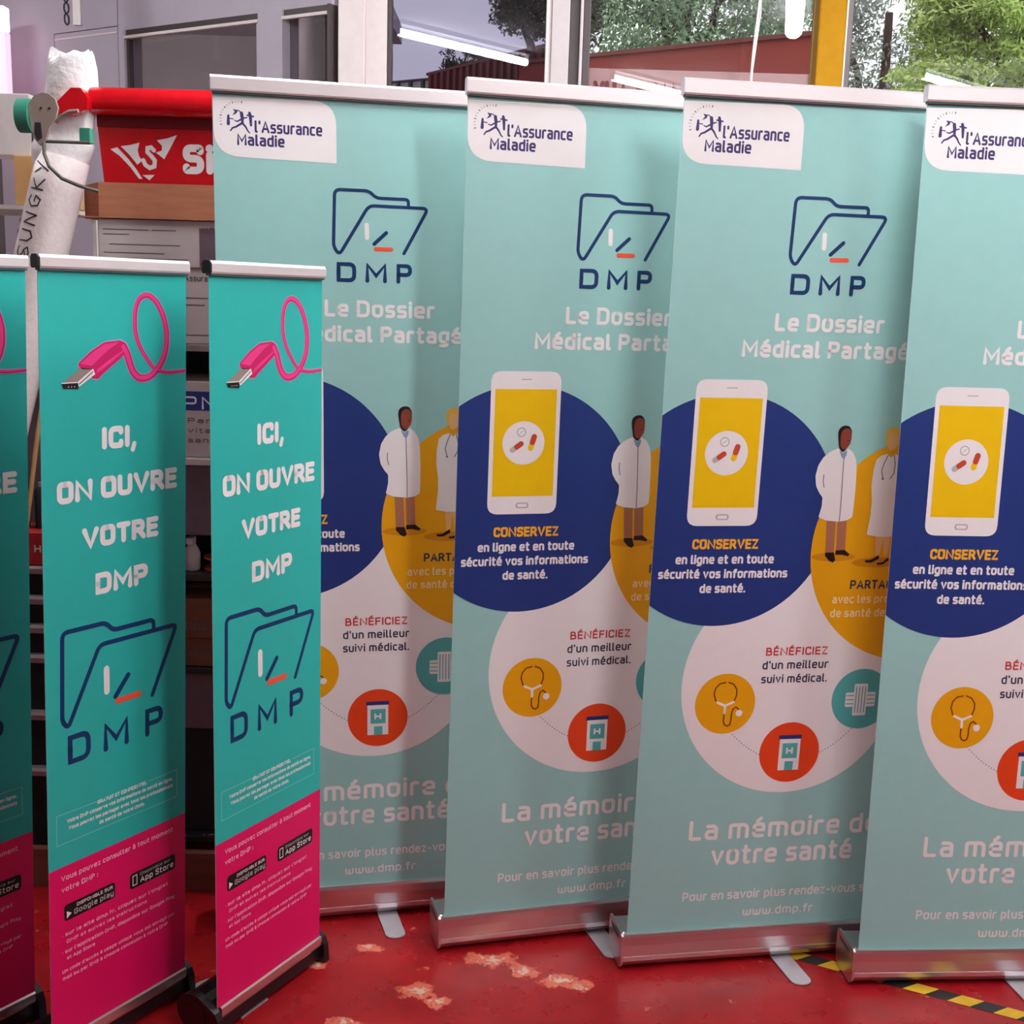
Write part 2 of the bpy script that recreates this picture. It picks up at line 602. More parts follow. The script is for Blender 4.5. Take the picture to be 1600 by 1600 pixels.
def large_print(fab, W_):
    def done(ink, name):
        ink.finish(name, fab, name.endswith('lettering'))
    # label
    k = layer(W_, 1)
    lab = [(0.0015, 1.978, 0), (.281, 1.983, .055), (.282, 1.844, 0), (0.0015, 1.848, .06)]
    k.poly(fillet(lab, 0, True, 8), 'white_ink')
    done(k, 'logo_panel')
    k = layer(W_, 2)
    V = 'violet_ink'
    text(k, "l'Assurance", .094, .249, 1.9035, .0275, .0048, V)
    text(k, "Maladie", .054, .162, 1.8735, .0265, .005, V)
    k.stroke([(.065, 1.945), (.0665, 1.935)], .0075, V)
    k.stroke([(.0665, 1.938), (.067, 1.922)], (.007, .0055), V)
    k.stroke([(.066, 1.923), (.052, 1.914), (.044, 1.911), (.040, 1.905)], (.005, .003), V)
    k.stroke([(.067, 1.923), (.074, 1.915), (.079, 1.906), (.083, 1.902)], (.005, .0025), V)
    k.stroke([(.066, 1.933), (.077, 1.936)], (.004, .0025), V)
    k.stroke([(.064, 1.931), (.055, 1.926), (.049, 1.928)], (.004, .002), V)
    k.stroke([(.0355, 1.938), (.035, 1.920)], (.005, .0075), V)
    k.stroke([(.037, 1.932), (.046, 1.931)], .0022, V)
    k.poly([(.046, 1.953), (.057, 1.951), (.054, 1.944), (.044, 1.939), (.050, 1.947)], V)
    k.stroke([(.057, 1.951), (.062, 1.948)], .0022, V)
    k.stroke([(.083, 1.946), (.085, 1.940)], .0065, V)
    k.stroke([(.085, 1.940), (.086, 1.919)], (.0075, .005), V)
    k.stroke([(.078, 1.941), (.092, 1.939)], .0035, V)
    for i in range(13):
        a = math.radians(196 - i * 9.6)
        k.stroke([(.059 + .040 * math.cos(a), 1.929 + .039 * math.sin(a)),
                  (.059 + .0435 * math.cos(a), 1.929 + .0425 * math.sin(a))], .0018, 'grey_ink' if i % 3 else V)
    done(k, 'logo_lettering')
    # folder + DMP
    k = layer(W_, 1)
    folder_emblem(k, [(.443, 1.642), (.501, 1.750), (.358, 1.751), (.288, 1.634), (.274, 1.652), (.277, 1.785),
                      (.359, 1.785), (.375, 1.769), (.453, 1.769), (.453, 1.752)], .0078,
                  [((.353, 1.706), (.354, 1.676)), ((.400, 1.689), (.371, 1.662)), ((.375, 1.650), (.412, 1.6505))],
                  .0092)
    for ch, a, b in (('D', .281, .328), ('M', .350, .402), ('P', .425, .463)):
        text(k, ch, a, b, 1.570, .047, .0096, 'dark_navy_ink')
    done(k, 'folder_emblem')
    k = layer(W_, 1)
    text(k, 'Le Dossier', .252, .520, 1.487, .041, .0084, 'white_ink')
    text(k, 'Médical Partagé', .178, .588, 1.427, .040, .0084, 'white_ink')
    done(k, 'heading_lettering')
    # discs
    k = layer(W_, 1)
    k.disc(.374, .639, .280, 'white_ink')
    done(k, 'white_disc')
    k = layer(W_, 2)
    k.disc(.163, 1.067, .277, 'navy_ink', clip=(0, WB))
    done(k, 'navy_disc')
    k = layer(W_, 3)
    k.disc(.668, .970, .277, 'amber_ink', clip=(0, WB))
    done(k, 'amber_disc')
    # telephone picture
    k = layer(W_, 3)
    k.rect(.076, .248, 1.033, 1.375, 'white_ink', r=.026)
    k.base += .00016
    k.rect(.0865, .238, 1.0765, 1.333, 'yellow_ink')
    k.stroke([(.150, 1.356), (.174, 1.356)], .0022, 'grey_ink')
    k.rect(.146, .178, 1.047, 1.061, 'grey_ink', r=.008)
    k.base += .00016
    k.disc(.160, 1.205, .052, 'white_ink')
    k.rect(.150, .174, 1.050, 1.058, 'white_ink', r=.004)
    k.base += .00016
    k.disc(.154, 1.231, .0115, 'grey_ink', n=24)
    capsule(k, (.133, 1.188), (.154, 1.203), .013, 'grey_ink', 'pill_red_ink')
    capsule(k, (.178, 1.193), (.186, 1.220), .0135, 'yellow_ink', 'pill_red_ink')
    k.base += .00016
    k.disc(.154, 1.231, .009, 'white_ink', n=24)
    k.stroke([(.149, 1.227), (.159, 1.235)], .0015, 'grey_ink')
    done(k, 'telephone_picture')
    k = layer(W_, 3)
    text(k, 'CONSERVEZ', .094, .257, .977, .0245, .0056, 'golden_text_ink')
    text(k, 'en ligne et en toute', .056, .299, .9415, .0225, .0048, 'white_ink')
    text(k, 'sécurité vos informations', .016, .336, .9065, .0225, .0048, 'white_ink')
    text(k, 'de santé.', .120, .234, .871, .0225, .0048, 'white_ink')
    done(k, 'conserve_lettering')
    # doctors
    k = layer(W_, 4)
    k.poly([(.449 + .056 * math.cos(a * PI / 14), .956 + .011 * math.sin(a * PI / 14)) for a in range(28)],
           'amber_shade_ink')
    k.poly([(.560 + .062 * math.cos(a * PI / 14), .941 + .012 * math.sin(a * PI / 14)) for a in range(28)],
           'amber_shade_ink')
    k.base += .00016
    k.poly([(.432, 1.245), (.431, 1.257), (.434, 1.266), (.443, 1.272), (.456, 1.272), (.463, 1.265), (.466, 1.255),
            (.464, 1.235), (.457, 1.219), (.448, 1.208), (.437, 1.218)], 'black_ink', r=.006)
    k.poly([(.423, 1.045), (.446, 1.045), (.449, .966), (.427, .966)], 'trouser_ink')
    k.poly([(.451, 1.045), (.474, 1.046), (.477, .971), (.454, .970)], 'trouser_ink')
    k.poly([(.427, .967), (.449, .967), (.455, .948), (.449, .942), (.439, .946), (.427, .959)], 'black_ink')
    k.poly([(.453, .972), (.476, .973), (.490, .962), (.486, .957), (.470, .961), (.453, .961)], 'black_ink')
    k.base += .00016
    k.poly([(.438, 1.247), (.441, 1.260), (.450, 1.266), (.460, 1.264), (.465, 1.253), (.466, 1.243), (.464, 1.229),
            (.457, 1.219), (.448, 1.214), (.440, 1.222), (.4385, 1.235)], 'dark_skin_ink', r=.004)
    k.poly([(.436, 1.219), (.417, 1.211), (.400, 1.197), (.389, 1.178), (.384, 1.152), (.388, 1.128), (.398, 1.111),
            (.407, 1.101), (.407, 1.080), (.404, 1.065), (.401, 1.053), (.421, 1.045), (.454, 1.042), (.474, 1.045),
            (.487, 1.053), (.488, 1.080), (.488, 1.128), (.486, 1.171), (.482, 1.193), (.472, 1.210), (.458, 1.219),
            (.452, 1.207), (.444, 1.208)], 'white_ink', r=.004)
    k.base += .00016
    k.poly([(.438, 1.213), (.447, 1.206), (.458, 1.213), (.457, 1.202), (.452, 1.192), (.446, 1.196)], 'shirt_ink')
    k.stroke([(.451, 1.194), (.4525, 1.150), (.4545, 1.092), (.455, 1.044)], .0022, 'coat_line_ink')
    k.stroke([(.405, 1.155), (.4045, 1.140), (.408, 1.126)], .0022, 'coat_line_ink')
    k.stroke([(.456, 1.236), (.461, 1.2365)], .0016, 'black_ink')
    done(k, 'doctor_picture')
    # second doctor, half hidden by the next banner
    k = layer(W_, 5)
    k.base += .00016
    k.poly([(.553, 1.236), (.551, 1.252), (.556, 1.264), (.566, 1.270), (.580, 1.270), (.589, 1.262), (.591, 1.248),
            (.587, 1.230), (.578, 1.216), (.562, 1.216)], 'blond_ink', r=.006)
    k.poly([(.552, 1.006), (.590, 1.006), (.586, .957), (.578, .957), (.572, 1.0), (.566, .957), (.556, .957)],
           'light_skin_ink')
    k.poly([(.530, .947), (.546, .948), (.565, .960), (.567, .951), (.549, .941), (.533, .941)], 'black_ink')
    k.poly([(.562, .940), (.578, .942), (.590, .954), (.592, .946), (.578, .936), (.564, .935)], 'black_ink')
    k.base += .00016
    k.poly([(.560, 1.240), (.566, 1.256), (.582, 1.252), (.585, 1.232), (.575, 1.216), (.566, 1.212), (.562, 1.222)],
           'light_skin_ink', r=.004)
    k.poly([(.562, 1.206), (.546, 1.202), (.534, 1.192), (.529, 1.164), (.528, 1.128), (.533, 1.092), (.533, 1.055),
            (.528, 1.010), (.555, 1.005), (.600, 1.005), (.612, 1.010), (.606, 1.06), (.608, 1.13), (.606, 1.180),
            (.596, 1.200), (.578, 1.206), (.571, 1.196)], 'white_ink', r=.004)
    k.base += .00016
    k.stroke([(.563, 1.203), (.555, 1.184), (.550, 1.166), (.555, 1.147)], .0024, 'coat_line_ink')
    k.stroke([(.578, 1.203), (.583, 1.180), (.582, 1.160), (.574, 1.146)], .0024, 'coat_line_ink')
    k.disc(.555, 1.146, .003, 'coat_line_ink', n=10)
    done(k, 'doctor_picture')
    k = layer(W_, 4)
    text(k, 'PARTAGEZ', .499, .642, .8755, .0225, .0046, 'slate_text_ink')
    text(k, 'avec les professionnels', .457, .746, .8405, .0205, .0036, 'cream_text_ink')
    text(k, 'de santé de votre choix.', .455, .750, .806, .0205, .0036, 'cream_text_ink')
    done(k, 'share_lettering')
    k = layer(W_, 3)
    text(k, 'BÉNÉFICIEZ', .300, .458, .7125, .0205, .0038, 'red_text_ink')
    text(k, "d'un meilleur", .294, .463, .678, .0215, .0037, 'slate_text_ink')
    text(k, 'suivi médical.', .294, .463, .643, .0215, .0037, 'slate_text_ink')
    done(k, 'benefit_lettering')
    # dotted line
    k = layer(W_, 2)
    for a, b, c_ in (((.226, .521), (.262, .482), (.304, .461)), ((.463, .461), (.504, .480), (.540, .519))):
        for i in range(13):
            t = i / 12
            x = a[0] * (1 - t) ** 2 + 2 * b[0] * t * (1 - t) + c_[0] * t * t
            y = a[1] * (1 - t) ** 2 + 2 * b[1] * t * (1 - t) + c_[1] * t * t
            k.disc(x, y, .0014, 'slate_text_ink', n=8)
    done(k, 'dotted_line')
    k = layer(W_, 3)
    k.disc(.207, .594, .076, 'amber_ink')
    k.base += .00016
    B_ = 'brown_line_ink'
    k.stroke([(.204, .648), (.190, .645), (.180, .634), (.177, .619), (.183, .601)], .0034, B_)
    k.stroke([(.212, .648), (.225, .643), (.234, .629), (.234, .614), (.229, .600)], .0034, B_)
    k.stroke([(.206, .566), (.206, .548), (.210, .540), (.217, .537), (.223, .541), (.225, .552), (.225, .568),
              (.228, .580), (.235, .585), (.243, .578)], .0034, B_)
    k.stroke([(.187, .598), (.207, .589), (.228, .598)], .006, 'white_ink')
    k.stroke([(.207, .590), (.207, .571)], .006, 'white_ink')
    k.disc(.244, .569, .0085, 'white_ink', n=20)
    done(k, 'stethoscope_disc')
    k = layer(W_, 3)
    k.disc(.383, .4635, .0775, 'red_disc_ink')
    k.base += .00016
    k.rect(.356, .410, .417, .507, 'white_ink')
    k.base += .00016
    k.rect(.353, .412, .498, .508, 'navy_ink')
    k.rect(.364, .403, .448, .487, 'disc_teal_ink')
    k.rect(.373, .395, .417, .440, 'disc_teal_ink')
    k.base += .00016
    text(k, 'H', .374, .392, .459, .017, .0045, 'white_ink')
    done(k, 'hospital_disc')
    k = layer(W_, 4)
    k.disc(.558, .596, .077, 'disc_teal_ink')
    k.base += .00016
    k.rect(.517, .595, .576, .613, 'white_ink', r=.004)
    k.rect(.538, .573, .553, .635, 'white_ink', r=.004)
    k.base += .00016
    for i in range(4):
        k.stroke([(.544 + i * .0078, .560), (.544 + i * .0078, .628)], .0026, 'disc_teal_ink', cap=False)
    for s in (-1, 1):
        for i in range(3):
            x = .556 + s * .027
            k.stroke([(x - .010, .584 + i * .0105), (x + .010, .584 + i * .0105)], .0024, 'disc_teal_ink', cap=False)
    done(k, 'bandage_disc')
    k = layer(W_, 1)
    text(k, 'La mémoire de', .141, .640, .241, .053, .0095, 'white_ink')
    text(k, 'votre santé', .203, .575, .172, .053, .0095, 'white_ink')
    done(k, 'slogan_lettering')
    k = layer(W_, 1)
    text(k, 'Pour en savoir plus rendez-vous sur', .137, .650, .079, .0245, .0042, 'white_ink')
    text(k, 'www.dmp.fr', .298, .485, .031, .0235, .0042, 'white_ink')
    done(k, 'address_lettering')


def large_banner(label, x, y, yaw, lean, sh):
    root = thing('roll_up_banner', label, 'banner', (x, y, 0), yaw, 'tall mint roll-up banners')
    W_ = make_warp(ZB, lean, sh)
    # fabric
    m_ = MB()
    n = 12
    fr, bk = [], []
    for j in range(n + 1):
        v = -0.02 + (HB + 0.03) * j / n
        for u in (0, WB):
            fr.append(W_(u, v, 0.0006))
            bk.append(W_(u, v, -0.0006))
    k = len(fr)
    vs = fr + bk
    fs, mi = [], []
    for j in range(n):
        a = 2 * j
        m_.mesh([fr[a], fr[a + 1], fr[a + 3], fr[a + 2]], [(0, 1, 2, 3)], 'mint_fabric')
        m_.mesh([bk[a], bk[a + 1], bk[a + 3], bk[a + 2]], [(3, 2, 1, 0)], 'fabric_back')
        for s in (0, 1):
            q = [fr[a + s], fr[a + 2 + s], bk[a + 2 + s], bk[a + s]]
            m_.mesh(q, [(0, 1, 2, 3)], 'white_ink')
    fab = m_.build('printed_fabric', root)
    large_print(fab, W_)
    # top rail with clip lip
    o = W_(0, HB, 0)
    m_ = MB()
    pr = [(-.010, .000), (-.012, .004), (-.012, .030), (-.009, .035), (.009, .035), (.012, .030), (.012, .004),
          (.010, .000)]
    m_.prism([(o[1] + a, o[2] + b) for a, b in pr], o[0] - .001, o[0] + WB + .001, 'rail_silver')
    rail = m_.build('top_rail', root)
    m_ = MB()
    m_.prism([(o[1] - .0085, o[2] - .004), (o[1] - .0085, o[2]), (o[1] + .008, o[2]), (o[1] + .008, o[2] - .004)],
             o[0], o[0] + WB, 'slot_and_shadow')
    m_.build('rail_shadow_line', rail)  # dark strip painting the shadow line under the rail
    for s in (0, 1):
        m_ = MB()
        xx = o[0] + (-.004 if s == 0 else WB + .0012)
        m_.prism([(o[1] + a * 1.08, o[2] + b) for a, b in pr], xx, xx + .0028, 'foot_steel')
        m_.build('end_plug', rail)
    # support pole
    m_ = MB()
    p0, p1 = W_(.40, 0, -.045), W_(.40, HB, -.016)
    m_.tube([(p0[0], p0[1], .08), p1], .008, 'brushed_aluminium', 12)
    m_.build('support_pole', root, smooth=True)
    # cassette
    m_ = MB()
    pr = [(-.004, .0995), (-.009, .0985), (-.011, .090), (-.012, .070), (-.011, .0435), (-.008, .042), (-.008, .040),
          (-.0105, .0385), (-.008, .026), (.004, .010), (.020, .006), (.075, .006), (.090, .012), (.1, .03),
          (.102, .06), (.098, .090), (.090, .0945), (.012, .0945), (.008, .090), (.003, .090), (.001, .0945)]
    m_.prism(pr, -.010, WB + .010, 'brushed_aluminium')
    cas = recalc(m_.build('cassette', root))
    for s in (0, 1):
        m_ = MB()
        x0 = -.016 if s == 0 else WB + .0102
        pc = [(-.006, .101), (-.013, .096), (-.0135, .030), (-.008, .016), (.004, .005), (.08, .005), (.1, .014),
              (.106, .045), (.104, .090), (.098, .0985)]
        m_.prism([(a, b) for a, b in pc], x0, x0 + .0058, 'brushed_aluminium')
        cp = m_.build('end_cap', root)
        m_ = MB()
        xx = x0 - .0012 if s == 0 else x0 + .0058
        m_.prism([(.016, .078), (.070, .078), (.084, .084), (.084, .087), (.016, .087)], xx, xx + .0012,
                 'slot_and_shadow')
        m_.build('cap_slot', cp)
    # swing-out foot
    m_ = MB()
    cx, hw = .405, .026
    pts = [(cx - hw, .09), (cx - hw + .012, -.095)]
    arc = [(cx + .014 - hw * math.cos(a * PI / 10), -.105 - hw * .8 * math.sin(a * PI / 10)) for a in range(11)]
    outline = [(cx - hw, .09)] + arc + [(cx + hw, .09)]
    m_.prism(outline, .0015, .0044, 'foot_steel', axis='z')
    recalc(m_.build('swing_foot', root))
    return root


# ------------------------------------------------------------------ small banner
WS, HS, ZS = 0.362, 1.5957, 0.075


def small_print(fab, W_):
    def done(ink, name):
        ink.finish(name, fab, name.endswith('lettering'))
    k = layer(W_, 1)
    k.rect(.0003, WS - .0003, -.02, .380, 'magenta_ink')
    done(k, 'magenta_panel')
    k = layer(W_, 1)
    cab = [(.197, 1.444), (.206, 1.430), (.213, 1.410), (.222, 1.392), (.238, 1.380), (.260, 1.381), (.279, 1.392),
           (.298, 1.415), (.307, 1.440), (.309, 1.468), (.304, 1.495), (.293, 1.520), (.277, 1.540), (.258, 1.549),
           (.240, 1.543), (.229, 1.524), (.226, 1.495), (.229, 1.468), (.240, 1.442), (.256, 1.420), (.272, 1.402),
           (.290, 1.393), (.318, 1.389), (WS - .004, 1.391)]
    # smooth the cable line
    sm = []
    for i in range(len(cab) - 1):
        p0 = cab[max(i - 1, 0)]
        p1, p2 = cab[i], cab[i + 1]
        p3 = cab[min(i + 2, len(cab) - 1)]
        for j in range(5):
            t = j / 5
            sm.append(tuple(.5 * (2 * p1[q] + (p2[q] - p0[q]) * t + (2 * p0[q] - 5 * p1[q] + 4 * p2[q] - p3[q]) * t * t
                                  + (3 * p1[q] - p0[q] - 3 * p2[q] + p3[q]) * t ** 3) for q in (0, 1)))
    sm.append(cab[-1])
    body = [(.087, 1.414), (.118, 1.438), (.150, 1.455), (.189, 1.458), (.203, 1.452), (.209, 1.441), (.193, 1.424),
            (.171, 1.409), (.149, 1.394), (.134, 1.382), (.119, 1.384), (.121, 1.402), (.091, 1.405)]

    def grow(pts, d):
        cx = sum(p[0] for p in pts) / len(pts)
        cy = sum(p[1] for p in pts) / len(pts)
        return [(cx + (p[0] - cx) * (1 + d / .06), cy + (p[1] - cy) * (1 + d / .04)) for p in pts]
    k.stroke(sm, (.0205, .0095), 'halo_ink')
    k.poly(grow(body, .0022), 'halo_ink', r=.004)
    k.base += .00016
    k.stroke(sm, (.0170, .0066), 'deep_pink_ink')
    k.poly(body, 'deep_pink_ink', r=.004)
    k.base += .00016
    k.stroke([(x - .0012, y + .0012) for x, y in sm], (.0095, .0030), 'pink_ink')
    k.poly([(.092, 1.414), (.119, 1.434), (.150, 1.451), (.186, 1.454), (.165, 1.443), (.142, 1.427), (.120, 1.409)],
           'pink_ink')
    k.poly([(.129, 1.393), (.150, 1.404), (.194, 1.434), (.200, 1.441), (.186, 1.433), (.162, 1.420), (.132, 1.402)],
           'pink_ink')
    k.poly([(.092, 1.406), (.120, 1.403), (.125, 1.392), (.121, 1.384), (.113, 1.392)], 'black_ink')
    k.base += .00016
    k.poly([(.050, 1.3775), (.088, 1.403), (.122, 1.402), (.086, 1.3775)], 'plug_grey_ink')
    k.poly([(.084, 1.3775), (.122, 1.4035), (.127, 1.392), (.089, 1.369)], 'white_ink')
    k.poly([(.048, 1.3775), (.086, 1.3775), (.087, 1.364), (.052, 1.367)], 'black_ink')
    k.base += .00016
    k.stroke([(.089, 1.374), (.121, 1.397)], .0018, 'black_ink')
    k.poly([(.048, 1.3785), (.085, 1.3785), (.085, 1.3765), (.048, 1.3765)], 'white_ink')
    for i in range(3):
        k.disc(.064 + i * .007, 1.3695, .0012, 'white_ink', n=8)
    done(k, 'cable_picture')
    k = layer(W_, 1)
    text(k, 'ICI', .142, .211, 1.239, .046, .0120, 'white_ink')
    k.stroke([(.223, 1.245), (.219, 1.233)], .0105, 'white_ink')
    text(k, 'ON OUVRE', .034, .337, 1.139, .045, .0120, 'white_ink')
    text(k, 'VOTRE', .091, .286, 1.040, .044, .0120, 'white_ink')
    text(k, 'DMP', .122, .257, .940, .046, .0120, 'white_ink')
    done(k, 'headline_lettering')
    k = layer(W_, 1)
    folder_emblem(k, [(.268, .688), (.336, .832), (.131, .833), (.052, .676), (.038, .692), (.041, .878),
                      (.147, .877), (.164, .857), (.272, .857), (.272, .834)], .0100,
                  [((.1475, .777), (.148, .728)), ((.203, .750), (.170, .711)), ((.176, .700), (.232, .700))], .0125)
    for ch, a, b in (('D', .050, .106), ('M', .138, .204), ('P', .248, .297)):
        text(k, ch, a, b, .596, .063, .0118, 'dark_navy_ink')
    done(k, 'folder_emblem')
    k = layer(W_, 1)
    k.stroke([(.119, .493), (.021, .495), (.020, .430), (.338, .428), (.337, .492), (.257, .492)], .0014,
             'outline_teal_ink', cap=False)
    text(k, 'GRATUIT ET CONFIDENTIEL', .121, .252, .4865, .0085, .0019, 'white_ink')
    text(k, 'Votre DMP conserve vos informations de santé en ligne.', .045, .325, .4715, .0085, .0018, 'white_ink')
    text(k, 'Vous pouvez les partager avec tous les professionnels', .049, .325, .4555, .0085, .0018, 'white_ink')
    text(k, 'de santé de votre choix.', .125, .246, .440, .0085, .0018, 'white_ink')
    done(k, 'boxed_lettering')
    k = layer(W_, 3)
    text(k, 'Vous pouvez consulter à tout moment', .029, .325, .3485, .0115, .0021, 'pale_pink_ink')
    text(k, 'votre DMP :', .029, .120, .3235, .0115, .0021, 'pale_pink_ink')
    T_ = 'pale_pink_ink'
    text(k, "* sur le site dmp.fr, cliquez sur l'onglet", .029, .310, .2235, .0085, .0016, T_)
    text(k, 'DMP et suivez les instructions', .040, .250, .2065, .0080, .0014, T_)
    text(k, "* sur l'application DMP, disponible sur Google Play", .029, .330, .1850, .0085, .0015, T_)
    text(k, 'et App Store', .040, .110, .1690, .0080, .0014, T_)
    text(k, "Un code d'accès à usage unique vous est envoyé par", .028, .330, .1420, .0080, .0014, T_)
    text(k, 'mail ou par SMS à chaque connexion à votre DMP', .029, .310, .1260, .0080, .0014, T_)
    done(k, 'notice_lettering')
    k = layer(W_, 3)
    k.rect(.035, .164, .257, .293, 'badge_black', r=.008)
    k.base += .00016
    k.poly([(.041, .262), (.041, .278), (.053, .270)], 'white_ink')
    text(k, 'DISPONIBLE SUR', .066, .158, .2795, .0075, .0014, 'white_ink')
    text(k, 'Google play', .059, .160, .2635, .0120, .0021, 'grey_ink')
    done(k, 'play_badge')
    k = layer(W_, 3)
    k.rect(.204, .332, .256, .292, 'badge_black', r=.008)
    k.base += .00016
    k.stroke([(.212, .263), (.212, .285), (.223, .285), (.223, .263)], .0022, 'white_ink', closed=True)
    text(k, 'Disponible sur', .232, .318, .2795, .0070, .0013, 'grey_ink')
    text(k, 'App Store', .232, .326, .2625, .0135, .0024, 'white_ink')
    done(k, 'store_badge')


def small_banner(label, x, y, yaw, lean, sh):
    root = thing('roll_up_banner', label, 'banner', (x, y, 0), yaw, 'small teal and magenta roll-up banners')
    W_ = make_warp(ZS, lean, sh)
    m_ = MB()
    n = 8
    for j in range(n):
        v0 = -0.01 + (HS + 0.02) * j / n
        v1 = -0.01 + (HS + 0.02) * (j + 1) / n
        q = [W_(0, v0, .0006), W_(WS, v0, .0006), W_(WS, v1, .0006), W_(0, v1, .0006)]
        b = [W_(0, v0, -.0006), W_(WS, v0, -.0006), W_(WS, v1, -.0006), W_(0, v1, -.0006)]
        m_.mesh(q, [(0, 1, 2, 3)], 'teal_fabric')
        m_.mesh(b, [(3, 2, 1, 0)], 'fabric_back')
        m_.mesh([q[0], q[3], b[3], b[0]], [(0, 1, 2, 3)], 'white_ink')
        m_.mesh([q[1], q[2], b[2], b[1]], [(0, 1, 2, 3)], 'white_ink')
    fab = m_.build('printed_fabric', root)
    small_print(fab, W_)
    o = W_(0, HS, 0)
    m_ = MB()
    pr = [(-.008, .000), (-.010, .004), (-.010, .020), (-.006, .026), (.006, .026), (.010, .020), (.010, .004),
          (.008, .000)]
    m_.prism([(o[1] + a, o[2] + b) for a, b in pr], o[0] - .001, o[0] + WS + .003, 'rail_silver')
    rail = m_.build('top_rail', root)
    m_ = MB()
    m_.prism([(o[1] - .007, o[2] - .004), (o[1] - .007, o[2]), (o[1] + .006, o[2]), (o[1] + .006, o[2] - .004)],
             o[0], o[0] + WS, 'slot_and_shadow')
    m_.build('rail_shadow_line', rail)  # the rail's underside shadow, put in as a dark strip
    m_ = MB()
    m_.prism([(o[1] + a * 1.15, o[2] + b) for a, b in pr], o[0] - .006, o[0] - .0012, 'black_plastic')
    m_.build('end_plug', rail)
    m_ = MB()
    p0, p1 = W_(.18, 0, -.05), W_(.18, HS, -.013)
    m_.tube([(p0[0], p0[1], .07), p1], .007, 'brushed_aluminium', 12)
    m_.build('support_pole', root, smooth=True)
    m_ = MB()
    pr = [(-.002, .060), (-.004, .012), (.004, .006), (.08, .006), (.096, .02), (.1, .05), (.092, .074),
          (.07, .086), (.04, .088), (.018, .082), (.004, .070)]
    m_.prism(pr, .002, WS - .002, 'black_plastic')
    recalc(m_.build('cassette', root))
    m_ = MB()
    pr = [(-.006, .0735), (-.010, .070), (-.011, .052), (-.008, .046), (-.003, .046), (-.003, .072)]
    m_.prism(pr, .004, WS - .004, 'chrome_strip')
    recalc(m_.build('front_strip', root))
    for s in (0, 1):
        m_ = MB()
        x0 = -.016 if s == 0 else WS - .003
        arc = [(.056 + .050 * math.cos(a), .049 + .044 * math.sin(a)) for a in
               [math.radians(-60 + q * 12) for q in range(17)]]
        pc = arc + [(-.008, .066), (-.016, .050), (-.020, .004), (.07, .003)]
        m_.prism(pc, x0, x0 + .018, 'black_plastic')
        cp = recalc(m_.build('end_cap', root))
        if s == 0:
            m_ = MB()
            m_.prism([(.056 + .034 * math.cos(q * PI / 14), .050 + .030 * math.sin(q * PI / 14)) for q in range(28)],
                     x0 - .0025, x0 - .0001, 'black_plastic')
            m_.build('cap_boss', cp)
    m_ = MB()
    hw = .045
    arc = [(.125 + hw * math.cos(q * PI / 10), .155 + .03 * math.sin(q * PI / 10)) for q in range(11)]
    m_.prism([(.17, .0)] + arc + [(.08, .0)], .0003, .0030, 'foot_steel', axis='z')
    recalc(m_.build('swing_foot', root))
    return root


large_banner('tall mint banner standing leftmost of the four, partly behind the small banners',
             -.7031, 2.859, .2264, -.0051, -.0065)
large_banner('tall mint banner second from the left, between leftmost and third tall banner',
             -.1417, 2.7788, .2632, .0007, .0083)
large_banner('tall mint banner third from the left, its foot resting over the hazard tape',
             .3148, 2.7203, .1757, -.0065, .0157)
large_banner('tall mint banner at far right, cut off by the right edge of the photo',
             .8781, 2.6797, .0718, .0162, -.0002)
small_banner('small teal and magenta banner cut off by the left edge of the photo',
             -1.2534, 2.1507, .9583, -.0182, .0221)
small_banner('small teal and magenta banner in the middle of the row of three',
             -.9336, 2.2567, 1.0006, -.0091, .0203)
small_banner('small teal and magenta banner standing in front of the leftmost tall one',
             -.6218, 2.3995, 1.0677, .002, .0087)

# ------------------------------------------------------------------ room shell
mat('ceiling_white', (176, 166, 174), 0.85, var=0.02)
mat('wall_white', (150, 142, 146), 0.8, var=0.02)
mat('partition_grey', (190, 180, 194), 0.6, var=0.04, scale=8)
mat('frame_white', (236, 222, 222), 0.5, var=0.03)
mat('frame_grey', (196, 184, 186), 0.45, var=0.03)
mat('frame_dark', (70, 58, 60), 0.5, var=0.05)
mat('yellow_paint', (146, 102, 2), 0.75, spec=.15, var=0.05)
mat('outdoor_ground', (120, 118, 112), 0.9, var=0.1)
glass_mat('clear_glass', (0.97, 0.98, 0.975))
glass_mat('tinted_glass', (0.56, 0.54, 0.62))
glass_mat('grey_glass', (0.84, 0.82, 0.83))


